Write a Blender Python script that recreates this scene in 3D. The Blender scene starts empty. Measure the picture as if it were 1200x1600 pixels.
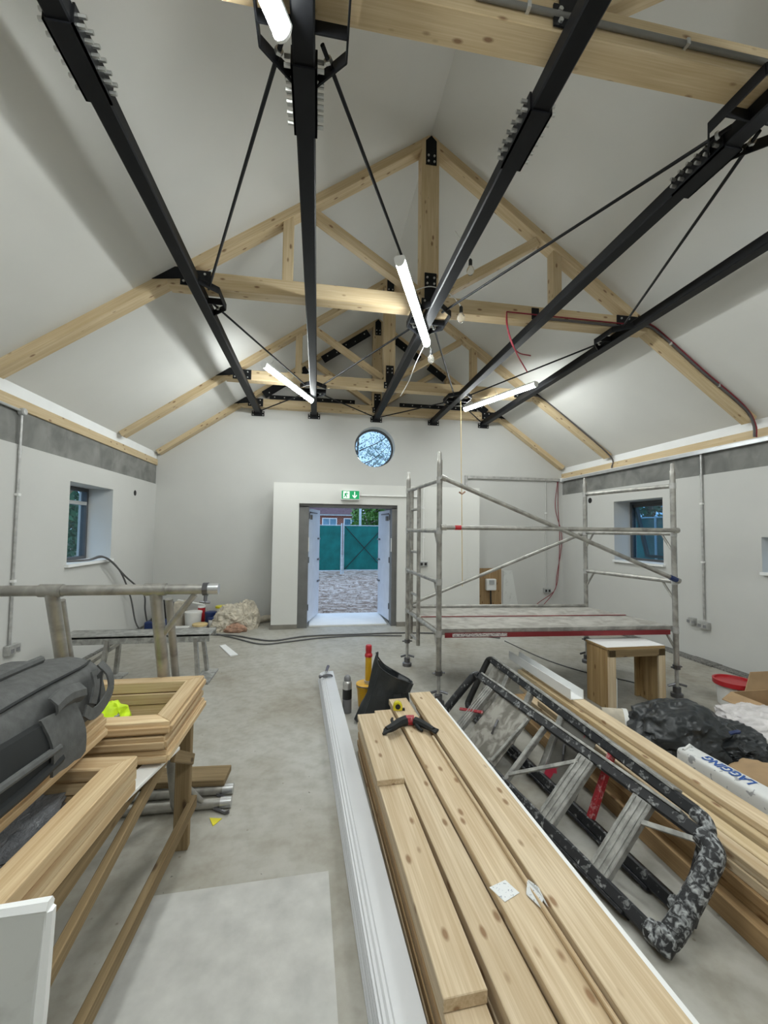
import bpy, bmesh, math, random
from mathutils import Vector, Matrix, noise
random.seed(7)
V = Vector
S = bpy.context.scene
C = S.collection

# ------------------------------------------------------------------ camera
cam_d = bpy.data.cameras.new('camera'); cam = bpy.data.objects.new('camera', cam_d); C.objects.link(cam)
cam_d.sensor_fit = 'HORIZONTAL'; cam_d.sensor_width = 36.0; cam_d.lens = 36.0 * 641.0 / 1200.0
cam_d.clip_start = 0.05; cam_d.clip_end = 300
yaw, pitch, roll = (math.radians(a) for a in (9.18, 2.66, 0.666))
fw = V((math.sin(yaw)*math.cos(pitch), math.cos(yaw)*math.cos(pitch), math.sin(pitch)))
r0 = V((math.cos(yaw), -math.sin(yaw), 0)); u0 = r0.cross(fw)
rr = math.cos(roll)*r0 + math.sin(roll)*u0; uu = -math.sin(roll)*r0 + math.cos(roll)*u0
cam.matrix_world = Matrix(((rr.x, uu.x, -fw.x, 0), (rr.y, uu.y, -fw.y, 0), (rr.z, uu.z, -fw.z, 1.6), (0, 0, 0, 1)))
S.camera = cam

# ------------------------------------------------------------------ sky, exposure
w = bpy.data.worlds.new('sky'); S.world = w; w.use_nodes = True
bg = w.node_tree.nodes['Background']
bg.inputs[0].default_value = (0.50, 0.70, 1.0, 1); bg.inputs[1].default_value = 0.55
S.view_settings.view_transform = 'Standard'; S.view_settings.look = 'None'
S.view_settings.gamma = 1.0; S.view_settings.use_curve_mapping = False
S.view_settings.exposure = 1.65
LAMP = 30.0           # emission of the LED battens

# ------------------------------------------------------------------ materials
MATS = {}
def nt(name):
    m = bpy.data.materials.new(name); m.use_nodes = True
    t = m.node_tree; b = t.nodes['Principled BSDF']; MATS[name] = m
    return m, t, b
def N(t, kind, **kw):
    n = t.nodes.new('ShaderNode' + kind)
    for k, v in kw.items():
        if k in n.inputs: n.inputs[k].default_value = v
        else: setattr(n, k, v)
    return n
def ramp(t, pts):
    n = t.nodes.new('ShaderNodeValToRGB'); e = n.color_ramp.elements
    while len(e) < len(pts): e.new(0.5)
    for i, (p, c) in enumerate(pts):
        e[i].position = p; e[i].color = (*c, 1)
    return n
def plain(name, col, rough=0.6, metal=0.0, var=0.12, scale=6.0, bump=0.0, bscale=60.0, spec=None, emit=None):
    m, t, b = nt(name)
    tc = N(t, 'TexCoord'); n = N(t, 'TexNoise', Scale=scale, Detail=5.0)
    t.links.new(tc.outputs['Object'], n.inputs['Vector'])
    lo = tuple(max(0, c*(1-var)) for c in col); hi = tuple(min(1, c*(1+var)) for c in col)
    r = ramp(t, [(0.3, lo), (0.7, hi)]); t.links.new(n.outputs['Fac'], r.inputs[0])
    t.links.new(r.outputs[0], b.inputs['Base Color'])
    b.inputs['Roughness'].default_value = rough; b.inputs['Metallic'].default_value = metal
    if spec is not None: b.inputs['Specular IOR Level'].default_value = spec
    if bump:
        n2 = N(t, 'TexNoise', Scale=bscale, Detail=4.0); t.links.new(tc.outputs['Object'], n2.inputs['Vector'])
        bp = N(t, 'Bump', Strength=bump, Distance=0.01); t.links.new(n2.outputs['Fac'], bp.inputs['Height'])
        t.links.new(bp.outputs[0], b.inputs['Normal'])
    if emit:
        b.inputs['Emission Color'].default_value = (*emit[0], 1); b.inputs['Emission Strength'].default_value = emit[1]
    return m
def wood(name, light, dark, knot, rough=0.6, knots=True, tint=0.12, rings=9.0):
    m, t, b = nt(name)
    tc = N(t, 'TexCoord'); oi = N(t, 'ObjectInfo')
    off = N(t, 'VectorMath', operation='SCALE'); 
    cmb = N(t, 'CombineXYZ'); 
    for i in range(3): t.links.new(oi.outputs['Random'], cmb.inputs[i])
    t.links.new(cmb.outputs[0], off.inputs[0]); off.inputs['Scale'].default_value = 37.0
    add = N(t, 'VectorMath', operation='ADD'); t.links.new(tc.outputs['Object'], add.inputs[0]); t.links.new(off.outputs[0], add.inputs[1])
    mp = N(t, 'Mapping'); mp.inputs['Scale'].default_value = (0.55, rings, rings); t.links.new(add.outputs[0], mp.inputs[0])
    n1 = N(t, 'TexNoise', Scale=2.2, Detail=5.0, Distortion=0.6); t.links.new(mp.outputs[0], n1.inputs['Vector'])
    mp2 = N(t, 'Mapping'); mp2.inputs['Scale'].default_value = (2.5, 120, 120); t.links.new(add.outputs[0], mp2.inputs[0])
    n2 = N(t, 'TexNoise', Scale=1.0, Detail=2.0); t.links.new(mp2.outputs[0], n2.inputs['Vector'])
    mx = N(t, 'Mix', data_type='FLOAT'); mx.inputs[0].default_value = 0.42
    t.links.new(n1.outputs['Fac'], mx.inputs[2]); t.links.new(n2.outputs['Fac'], mx.inputs[3])
    r = ramp(t, [(0.32, dark), (0.5, tuple((a+c)/2 for a, c in zip(light, dark))), (0.62, light)])
    t.links.new(mx.outputs[0], r.inputs[0]); col = r.outputs[0]
    if knots:
        mp3 = N(t, 'Mapping'); mp3.inputs['Scale'].default_value = (6.0, 14.0, 14.0); t.links.new(add.outputs[0], mp3.inputs[0])
        vo = N(t, 'TexVoronoi', Scale=1.0, Randomness=1.0); t.links.new(mp3.outputs[0], vo.inputs['Vector'])
        rk = ramp(t, [(0.09, (0.85, 0.85, 0.85)), (0.19, (0, 0, 0))]); t.links.new(vo.outputs['Distance'], rk.inputs[0])
        mk = N(t, 'Mix', data_type='RGBA'); t.links.new(rk.outputs[0], mk.inputs[0]); t.links.new(col, mk.inputs[6])
        mk.inputs[7].default_value = (*knot, 1); col = mk.outputs[2]
    hv = N(t, 'HueSaturation'); mr = N(t, 'MapRange'); mr.inputs[3].default_value = 1-tint; mr.inputs[4].default_value = 1+tint
    t.links.new(oi.outputs['Random'], mr.inputs[0]); t.links.new(mr.outputs[0], hv.inputs['Value']); t.links.new(col, hv.inputs['Color'])
    t.links.new(hv.outputs[0], b.inputs['Base Color']); b.inputs['Roughness'].default_value = rough
    b.inputs['Specular IOR Level'].default_value = 0.3
    return m
def speckle(name, base, spots, lo=0.52, hi=0.58, scale=30.0, rough=0.6, metal=0.0, stretch=(1, 1, 1), bump=0.0):
    m, t, b = nt(name)
    tc = N(t, 'TexCoord'); mp = N(t, 'Mapping'); mp.inputs['Scale'].default_value = stretch
    t.links.new(tc.outputs['Object'], mp.inputs[0])
    n = N(t, 'TexNoise', Scale=scale, Detail=4.0, Distortion=0.8); t.links.new(mp.outputs[0], n.inputs['Vector'])
    r = ramp(t, [(lo, base), (hi, spots)]); t.links.new(n.outputs['Fac'], r.inputs[0])
    t.links.new(r.outputs[0], b.inputs['Base Color']); b.inputs['Roughness'].default_value = rough; b.inputs['Metallic'].default_value = metal
    if bump:
        bp = N(t, 'Bump', Strength=bump, Distance=0.01); t.links.new(n.outputs['Fac'], bp.inputs['Height']); t.links.new(bp.outputs[0], b.inputs['Normal'])
    return m
def floor_mat():
    m, t, b = nt('floor_concrete')
    tc = N(t, 'TexCoord')
    n1 = N(t, 'TexNoise', Scale=0.9, Detail=8.0, Roughness=0.65); n2 = N(t, 'TexNoise', Scale=14.0, Detail=6.0)
    n3 = N(t, 'TexVoronoi', Scale=9.0)
    for n in (n1, n2, n3): t.links.new(tc.outputs['Object'], n.inputs['Vector'])
    r1 = ramp(t, [(0.28, (0.28, 0.25, 0.195)), (0.50, (0.40, 0.385, 0.34)), (0.75, (0.51, 0.51, 0.485))]); t.links.new(n1.outputs['Fac'], r1.inputs[0])
    r2 = ramp(t, [(0.3, (0.82, 0.81, 0.78)), (0.6, (1, 1, 1))]); t.links.new(n2.outputs['Fac'], r2.inputs[0])
    mu = N(t, 'Mix', data_type='RGBA', blend_type='MULTIPLY'); mu.inputs[0].default_value = 1.0
    t.links.new(r1.outputs[0], mu.inputs[6]); t.links.new(r2.outputs[0], mu.inputs[7])
    r3 = ramp(t, [(0.035, (0.55, 0.5, 0.44)), (0.07, (1, 1, 1))]); t.links.new(n3.outputs['Distance'], r3.inputs[0])
    mv = N(t, 'Mix', data_type='RGBA', blend_type='MULTIPLY'); mv.inputs[0].default_value = 0.7
    t.links.new(mu.outputs[2], mv.inputs[6]); t.links.new(r3.outputs[0], mv.inputs[7])
    t.links.new(mv.outputs[2], b.inputs['Base Color']); b.inputs['Roughness'].default_value = 0.55
    bp = N(t, 'Bump', Strength=0.15, Distance=0.01); t.links.new(n2.outputs['Fac'], bp.inputs['Height']); t.links.new(bp.outputs[0], b.inputs['Normal'])
    return m
floor_mat()
plain('wall_paint', (0.59, 0.59, 0.57), 0.85, var=0.03, scale=1.2, bump=0.03)
plain('ceiling_paint', (0.70, 0.695, 0.665), 0.9, var=0.03, scale=1.5)
plain('box_paint', (0.72, 0.72, 0.69), 0.8, var=0.02, scale=1.0)
plain('white_paint', (0.80, 0.80, 0.78), 0.5, var=0.03)
plain('bright_white', (0.85, 0.86, 0.86), 0.5, var=0.02)
speckle('raw_concrete', (0.15, 0.152, 0.145), (0.27, 0.27, 0.255), 0.3, 0.7, 3.5, 0.9, bump=0.2)
wood('spruce', (0.66, 0.535, 0.35), (0.51, 0.38, 0.21), (0.20, 0.10, 0.05), tint=0.07)
wood('pine_board', (0.70, 0.58, 0.41), (0.48, 0.35, 0.205), (0.24, 0.13, 0.06), rings=8.0, tint=0.08)
wood('brown_board', (0.46, 0.31, 0.16), (0.29, 0.18, 0.085), (0.16, 0.08, 0.03))
wood('joinery', (0.71, 0.56, 0.345), (0.47, 0.30, 0.15), (0.3, 0.16, 0.06), knots=False, rings=12.0, tint=0.16)
wood('old_timber', (0.30, 0.22, 0.12), (0.17, 0.115, 0.055), (0.07, 0.04, 0.02), rough=0.8)
wood('plywood', (0.47, 0.33, 0.16), (0.28, 0.17, 0.07), (0.15, 0.08, 0.03), rough=0.7)
plain('black_steel', (0.006, 0.0065, 0.008), 0.5, var=0.2, spec=0.22)
plain('zinc_bolt', (0.55, 0.55, 0.53), 0.35, 0.9)
plain('galvanised', (0.50, 0.50, 0.49), 0.45, 0.6, var=0.2, scale=18)
speckle('aluminium', (0.30, 0.29, 0.27), (0.50, 0.49, 0.46), 0.35, 0.65, 9.0, 0.45, 0.75)
plain('clean_aluminium', (0.62, 0.63, 0.64), 0.35, 0.8, var=0.08)
plain('grey_plastic', (0.42, 0.43, 0.43), 0.5)
plain('dark_grey_frame', (0.075, 0.08, 0.085), 0.5)
plain('jamb_grey', (0.16, 0.16, 0.155), 0.5)
plain('door_white', (0.68, 0.72, 0.80), 0.4, var=0.05)
plain('white_plastic', (0.82, 0.82, 0.80), 0.4, var=0.02)
plain('green_sign', (0.0, 0.23, 0.08), 0.4, emit=((0.0, 0.5, 0.16), 0.12))
plain('sign_white', (0.85, 0.9, 0.85), 0.4, emit=((0.8, 1.0, 0.85), 0.2))
plain('red_paint', (0.19, 0.013, 0.018), 0.5)
plain('red_plastic', (0.48, 0.022, 0.03), 0.35)
plain('red_cable', (0.24, 0.015, 0.03), 0.5)
plain('mid_conduit', (0.17, 0.165, 0.15), 0.5)
plain('dark_conduit', (0.10, 0.09, 0.09), 0.5)
plain('black_rubber', (0.012, 0.012, 0.012), 0.6)
plain('grey_cable', (0.10, 0.10, 0.10), 0.5)
plain('cord_yellow', (0.65, 0.50, 0.25), 0.7)
plain('black_plastic', (0.026, 0.030, 0.033), 0.36, var=0.3, bump=0.35, bscale=26)
plain('bag_grey', (0.085, 0.087, 0.086), 0.75, var=0.2, scale=40, bump=0.1, bscale=200)
plain('bag_black', (0.012, 0.014, 0.015), 0.7)
plain('yellow_plastic', (0.72, 0.40, 0.015), 0.4)
plain('tape_yellow', (0.70, 0.62, 0.02), 0.35)
plain('hi_vis', (0.62, 0.90, 0.02), 0.6, var=0.2, scale=30)
plain('blue_plastic', (0.012, 0.03, 0.12), 0.4)
plain('canvas', (0.54, 0.49, 0.40), 0.9, var=0.25, scale=10, bump=0.2)
plain('rust_canvas', (0.38, 0.23, 0.16), 0.9, var=0.3, scale=20)
plain('cardboard', (0.40, 0.27, 0.15), 0.85, var=0.15)
plain('poly_white', (0.66, 0.63, 0.63), 0.3, var=0.2, scale=12, bump=0.3, bscale=14)
plain('silver_can', (0.55, 0.55, 0.54), 0.3, 0.7)
plain('grey_label', (0.22, 0.22, 0.23), 0.5)
plain('ink_blue', (0.03, 0.10, 0.36), 0.6)
plain('ink_grey', (0.25, 0.27, 0.30), 0.6)
plain('steel_tool', (0.16, 0.16, 0.17), 0.35, 0.8)
plain('handle_purple', (0.10, 0.10, 0.14), 0.5)
speckle('splatter', (0.012, 0.013, 0.016), (0.34, 0.35, 0.35), 0.58, 0.72, 30.0, 0.5)
speckle('grimy_red', (0.15, 0.145, 0.13), (0.40, 0.02, 0.05), 0.60, 0.63, 6.0, 0.55)
speckle('splatter_heavy', (0.02, 0.021, 0.024), (0.45, 0.47, 0.48), 0.46, 0.66, 42.0, 0.6, bump=0.6)
speckle('painted_alu', (0.26, 0.26, 0.245), (0.44, 0.44, 0.42), 0.4, 0.62, 14.0, 0.5, 0.35)
speckle('plate_grimy', (0.20, 0.19, 0.165), (0.40, 0.385, 0.35), 0.42, 0.6, 12.0, 0.55, 0.3)
speckle('red_splash', (0.35, 0.02, 0.03), (0.55, 0.30, 0.30), 0.55, 0.7, 40.0, 0.5)
speckle('deck_ply', (0.30, 0.285, 0.255), (0.44, 0.425, 0.39), 0.38, 0.62, 7.0, 0.7, bump=0.1)
speckle('board_white', (0.70, 0.71, 0.69), (0.50, 0.50, 0.48), 0.55, 0.8, 9.0, 0.7)
plain('sheet_floor', (0.485, 0.48, 0.455), 0.55, var=0.14, scale=9.0, bump=0.08)
plain('skirting_white', (0.66, 0.67, 0.69), 0.4, var=0.04, scale=2.0)
speckle('tubing_white', (0.72, 0.73, 0.73), (0.35, 0.36, 0.38), 0.60, 0.64, 26.0, 0.5)
speckle('label_print', (0.78, 0.80, 0.81), (0.25, 0.28, 0.34), 0.62, 0.66, 110.0, 0.6)
speckle('sticker_print', (0.62, 0.58, 0.57), (0.08, 0.05, 0.05), 0.53, 0.57, 130.0, 0.5, stretch=(0.5, 1, 1.4))
speckle('grit', (0.10, 0.098, 0.09), (0.24, 0.235, 0.22), 0.4, 0.6, 60.0, 0.95, bump=0.6)
plain('mortar', (0.24, 0.225, 0.195), 0.9, bump=0.3)
speckle('earth', (0.25, 0.17, 0.12), (0.62, 0.52, 0.45), 0.38, 0.62, 4.5, 0.95, bump=0.4)
plain('rubble', (0.60, 0.50, 0.44), 0.9, var=0.4, scale=2.0)
plain('netting', (0.004, 0.17, 0.15), 0.75, var=0.25, scale=3.0)
plain('fence_white', (0.60, 0.68, 0.72), 0.5)
plain('leaf', (0.11, 0.26, 0.05), 0.6, var=0.5, scale=1.2)
plain('leaf_dark', (0.05, 0.17, 0.075), 0.6, var=0.5, scale=3.0)
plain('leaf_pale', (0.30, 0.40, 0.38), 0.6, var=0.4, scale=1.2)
plain('bark', (0.13, 0.10, 0.08), 0.9)
plain('roof_tile', (0.13, 0.075, 0.085), 0.8, var=0.2)
def brick_mat():
    m, t, b = nt('brick')
    tc = N(t, 'TexCoord'); mp = N(t, 'Mapping'); mp.inputs['Rotation'].default_value = (math.pi/2, 0, 0)
    t.links.new(tc.outputs['Object'], mp.inputs[0])
    br = N(t, 'TexBrick', Scale=3.0); br.inputs['Color1'].default_value = (0.33, 0.10, 0.06, 1); br.inputs['Color2'].default_value = (0.26, 0.08, 0.05, 1)
    br.inputs['Mortar'].default_value = (0.4, 0.36, 0.32, 1); t.links.new(mp.outputs[0], br.inputs['Vector'])
    t.links.new(br.outputs[0], b.inputs['Base Color']); b.inputs['Roughness'].default_value = 0.9
brick_mat()
def glass_mat(name, col, mixf, rough=0.0):
    m, t, b = nt(name)
    tr = N(t, 'BsdfTransparent'); tr.inputs[0].default_value = (*col, 1)
    gl = N(t, 'BsdfGlossy'); gl.inputs['Roughness'].default_value = rough
    mx = N(t, 'MixShader'); mx.inputs[0].default_value = mixf
    t.links.new(tr.outputs[0], mx.inputs[1]); t.links.new(gl.outputs[0], mx.inputs[2])
    t.links.new(mx.outputs[0], t.nodes['Material Output'].inputs['Surface'])
glass_mat('window_glass', (0.85, 0.93, 0.95), 0.06)
glass_mat('tinted_glass', (0.62, 0.78, 0.86), 0.08)
def bulb_mat():
    m, t, b = nt('bulb_glass'); b.inputs['Transmission Weight'].default_value = 0.9; b.inputs['Roughness'].default_value = 0.02
    b.inputs['Base Color'].default_value = (0.95, 0.93, 0.88, 1); b.inputs['IOR'].default_value = 1.2
bulb_mat()
def clear_mat():
    m, t, b = nt('clear_film'); b.inputs['Base Color'].default_value = (0.25, 0.26, 0.28, 1); b.inputs['Roughness'].default_value = 0.15
    n = N(t, 'TexNoise', Scale=18.0, Detail=3.0); bp = N(t, 'Bump', Strength=0.6, Distance=0.02)
    t.links.new(n.outputs['Fac'], bp.inputs['Height']); t.links.new(bp.outputs[0], b.inputs['Normal'])
clear_mat()
def lamp_mat():
    m, t, b = nt('led_tube'); b.inputs['Base Color'].default_value = (0.9, 0.9, 0.9, 1)
    b.inputs['Emission Color'].default_value = (0.95, 1.0, 0.985, 1); b.inputs['Emission Strength'].default_value = LAMP
lamp_mat()

# ------------------------------------------------------------------ helpers
WM = {}            # world matrix of every object built here
def link(o, world, parent=None):
    C.objects.link(o); WM[o.name] = world.copy()
    if parent is not None:
        o.parent = parent; o.matrix_parent_inverse = WM[parent.name].inverted()
    o.matrix_basis = world
    return o
def tag(o, label=None, cat=None, group=None, kind=None):
    if label: o['label'] = label
    if cat: o['category'] = cat
    if group: o['group'] = group
    if kind: o['kind'] = kind
    return o
def thing(name, loc, label, cat, group=None, rz=0.0):
    o = bpy.data.objects.new(name, None); o.empty_display_size = 0.1
    link(o, Matrix.Translation(V(loc)) @ Matrix.Rotation(rz, 4, 'Z'))
    return tag(o, label, cat, group)
def frame_of(d, up=(0, 0, 1)):
    x = V(d).normalized(); z = V(up) - x*V(up).dot(x)
    if z.length < 1e-4: z = V((0, 1, 0)) - x*x.y
    z.normalize(); y = z.cross(x)
    return Matrix((x, y, z)).transposed()
BOX = {}
def box_mesh(l, w_, t, bev, mat):
    key = (round(l, 4), round(w_, 4), round(t, 4), round(bev, 4), mat)
    if key in BOX: return BOX[key]
    bm = bmesh.new(); bmesh.ops.create_cube(bm, size=1.0); bmesh.ops.scale(bm, vec=(l, w_, t), verts=bm.verts)
    if bev > 0: bmesh.ops.bevel(bm, geom=list(bm.edges), offset=min(bev, 0.3*min(l, w_, t)), segments=1, affect='EDGES', profile=0.5)
    me = bpy.data.meshes.new('board'); bm.to_mesh(me); bm.free(); me.materials.append(MATS[mat]); BOX[key] = me
    return me
def plank(name, p0, p1, w_, t, mat, parent=None, up=(0, 0, 1), bev=0.003):
    """a straight timber or bar from p0 to p1 (centre line); width across, thickness along 'up'"""
    p0, p1 = V(p0), V(p1); d = p1 - p0
    me = box_mesh(d.length, w_, t, bev, mat); o = bpy.data.objects.new(name, me)
    M = frame_of(d, up).to_4x4(); M.translation = (p0 + p1)/2
    return link(o, M, parent)
class MB:
    def __init__(s): s.v = []; s.f = []
    def add(s, vs, fs):
        n = len(s.v); s.v += [tuple(a) for a in vs]; s.f += [tuple(i + n for i in f) for f in fs]; return s
    def box(s, lo, hi):
        x0, y0, z0 = lo; x1, y1, z1 = hi
        return s.add([(x0,y0,z0),(x1,y0,z0),(x1,y1,z0),(x0,y1,z0),(x0,y0,z1),(x1,y0,z1),(x1,y1,z1),(x0,y1,z1)],
                     [(0,3,2,1),(4,5,6,7),(0,1,5,4),(1,2,6,5),(2,3,7,6),(3,0,4,7)])
    def bar(s, p0, p1, w_, t, up=(0, 0, 1)):
        p0, p1 = V(p0), V(p1); M = frame_of(p1-p0, up); x, y, z = M.col
        vs = []
        for p in (p0, p1):
            for a, b in ((-1,-1),(1,-1),(1,1),(-1,1)): vs.append(p + y*(a*w_/2) + z*(b*t/2))
        return s.add(vs, [(0,3,2,1),(4,5,6,7),(0,1,5,4),(1,2,6,5),(2,3,7,6),(3,0,4,7)])
    def tube(s, pts, r, seg=10, caps=True):
        pts = [V(p) for p in pts]; n = len(pts); rs = r if isinstance(r, (list, tuple)) else [r]*n
        rings = []; up = None
        for i, p in enumerate(pts):
            d = (pts[min(i+1, n-1)] - pts[max(i-1, 0)])
            if d.length < 1e-9: d = V((0, 0, 1))
            d.normalize()
            if up is None: up = V((0, 0, 1)) if abs(d.z) < 0.9 else V((1, 0, 0))
            a = d.cross(up).normalized(); b = a.cross(d).normalized(); up = b
            rings.append([p + (a*math.cos(2*math.pi*k/seg) + b*math.sin(2*math.pi*k/seg))*rs[i] for k in range(seg)])
        fs = []
        for i in range(n-1):
            for k in range(seg): fs.append((i*seg+k, i*seg+(k+1) % seg, (i+1)*seg+(k+1) % seg, (i+1)*seg+k))
        if caps: fs += [tuple(range(seg))[::-1], tuple((n-1)*seg+k for k in range(seg))]
        return s.add([q for rg in rings for q in rg], fs)
    def lathe(s, prof, seg=20, M=None):
        M = M or Matrix.Identity(4); vs = []; fs = []
        for r, z in prof:
            for k in range(seg): vs.append(M @ V((r*math.cos(2*math.pi*k/seg), r*math.sin(2*math.pi*k/seg), z)))
        for i in range(len(prof)-1):
            for k in range(seg): fs.append((i*seg+k, i*seg+(k+1) % seg, (i+1)*seg+(k+1) % seg, (i+1)*seg+k))
        fs += [tuple(range(seg))[::-1], tuple((len(prof)-1)*seg+k for k in range(seg))]
        return s.add(vs, fs)
    def prism(s, poly, d):
        """planar polygon (3-D points) pushed along vector d"""
        n = len(poly); d = V(d)
        return s.add([V(p) for p in poly] + [V(p)+d for p in poly],
                     [tuple(range(n))[::-1], tuple(range(n, 2*n))] + [(i, (i+1) % n, n+(i+1) % n, n+i) for i in range(n)])
    def loft(s, rings, close=True, cap=(True, True)):
        m = len(rings[0]); fs = []
        for i in range(len(rings)-1):
            for k in range(m if close else m-1): fs.append((i*m+k, i*m+(k+1) % m, (i+1)*m+(k+1) % m, (i+1)*m+k))
        if cap[0]: fs.append(tuple(range(m))[::-1])
        if cap[1]: fs.append(tuple((len(rings)-1)*m+k for k in range(m)))
        return s.add([q for r in rings for q in r], fs)
    def build(s, name, mat, parent=None, smooth=False, bevel=0.0):
        vs = [V(v) for v in s.v]
        lo = V((min(v.x for v in vs), min(v.y for v in vs), min(v.z for v in vs))); hi = V((max(v.x for v in vs), max(v.y for v in vs), max(v.z for v in vs)))
        c = (lo + hi)/2
        me = bpy.data.meshes.new(name); me.from_pydata([tuple(v-c) for v in vs], [], s.f); me.materials.append(MATS[mat])
        bm = bmesh.new(); bm.from_mesh(me)
        bmesh.ops.recalc_face_normals(bm, faces=bm.faces)
        if bevel: bmesh.ops.bevel(bm, geom=list(bm.edges), offset=bevel, segments=1, affect='EDGES', profile=0.5)
        bm.to_mesh(me); bm.free()
        if smooth:
            me.shade_smooth()
            try: me.set_sharp_from_angle(angle=math.radians(38))
            except Exception: pass
        return link(bpy.data.objects.new(name, me), Matrix.Translation(c), parent)
def smooth_path(pts, k=8):
    pts = [V(p) for p in pts]; P = [pts[0]*2-pts[1]] + pts + [pts[-1]*2-pts[-2]]; out = []
    for i in range(1, len(P)-2):
        a, b, c, d = P[i-1:i+3]
        for j in range(k):
            t = j/k; out.append(0.5*((2*b) + (c-a)*t + (2*a-5*b+4*c-d)*t*t + (3*b-a-3*c+d)*t**3))
    out.append(pts[-1]); return out
def cable(name, pts, r, mat, parent=None, seg=6): return MB().tube(smooth_path(pts), r, seg).build(name, mat, parent, True)
def struct(o, label=None): o['kind'] = 'structure'; return tag(o, label)
def copy_tree(o, world, label=None, parent=None):
    c = o.copy(); C.objects.link(c); W0 = WM[o.name]
    c.parent = parent
    if parent is None: c.matrix_parent_inverse = Matrix.Identity(4)
    if parent is None: c.matrix_basis = world; WM[c.name] = world.copy()
    else: WM[c.name] = world
    if label: c['label'] = label
    for ch in list(o.children): copy_tree(ch, world @ W0.inverted() @ WM[ch.name], None, c)
    return c
def blob(c, size, sub=4, amp=0.25, freq=2.2, seed=0, ridge=True, flat=0.0, fine=0.0):
    bm = bmesh.new(); bmesh.ops.create_icosphere(bm, subdivisions=sub, radius=1.0)
    off = V((seed*13.7, seed*7.1, seed*3.3)); m = MB(); vs = []
    for v in bm.verts:
        p = v.co.copy(); q = p*freq + off
        n = noise.noise(q) + 0.5*noise.noise(q*2.3)
        if ridge: n = 0.6*n + 0.7*(0.35 - abs(noise.noise(q*1.6 + V((5, 5, 5)))))
        if fine:
            g = noise.noise(q*1.3 + V((3, 1, 2)))*1.6
            n += fine/amp*(0.5 - abs(noise.noise(V((q.x*2.6+g, q.y*2.6-g, q.z*3.4+g)))*1.8) + 0.4*(0.3-abs(noise.noise(V((q.x*6+g, q.y*6, q.z*6-g))))))
        p = p*(1 + amp*n)
        if p.z < -flat: p.z = -flat + (p.z+flat)*0.05
        vs.append(V((c[0]+p.x*size[0], c[1]+p.y*size[1], c[2]+(p.z+flat)*size[2])))
    bm.verts.ensure_lookup_table()
    m.add(vs, [tuple(v.index for v in f.verts) for f in bm.faces]); bm.free()
    return m
def text_mesh(body, size, M, mat, name, parent=None, extrude=0.0006):
    cu = bpy.data.curves.new('lettering', 'FONT'); cu.body = body; cu.size = size; cu.extrude = extrude; cu.align_x = 'LEFT'; cu.offset = 0.0022
    tmp = bpy.data.objects.new('lettering', cu); C.objects.link(tmp)
    me = bpy.data.meshes.new_from_object(tmp.evaluated_get(bpy.context.evaluated_depsgraph_get()))
    bpy.data.objects.remove(tmp); bpy.data.curves.remove(cu)
    me.materials.clear(); me.materials.append(MATS[mat])
    return link(bpy.data.objects.new(name, me), M, parent)

# ------------------------------------------------------------------ room shell
XL, XR, YF, YB, XC = -2.775, 4.90, 7.636, -3.0, 1.06
WT = 0.42
RIDGE, SL = 5.61, 0.70
def roof_z(x): return RIDGE - SL*abs(x-XC)
struct(MB().box((XL-WT, YB-0.3, -0.2), (XR+WT, YF+0.35, 0)).build('floor', 'floor_concrete'), 'pale dusty concrete floor')
def side_wall(name, x_in, x_out, wins):
    m = MB(); ys = [YB]
    lo, hi = min(x_in, x_out), max(x_in, x_out)
    y = YB
    for (y0, y1, z0, z1) in sorted(wins):
        m.box((lo, y, 0), (hi, y0, 2.37)); m.box((lo, y0, 0), (hi, y1, z0)); m.box((lo, y0, z1), (hi, y1, 2.37)); y = y1
    m.box((lo, y, 0), (hi, YF, 2.37))
    return struct(m.build(name, 'wall_paint'), 'plastered off-white side wall')
side_wall('wall_left', XL, XL-WT, [(5.14, 6.13, 1.17, 2.125)])
side_wall('wall_right', XR, XR+WT, [(5.18, 6.165, 1.155, 2.135), (2.9, 3.86, 1.18, 1.58)])
for nm, x0, x1 in (('trim_1', XL-0.012, XL-WT), ('trim_2', XR+0.012, XR+WT)):
    struct(MB().box((min(x0, x1), YB, 2.372), (max(x0, x1), YF-0.002, 2.695)).build(nm, 'raw_concrete'), 'bare grey concrete ring beam along the top of the wall')
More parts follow.
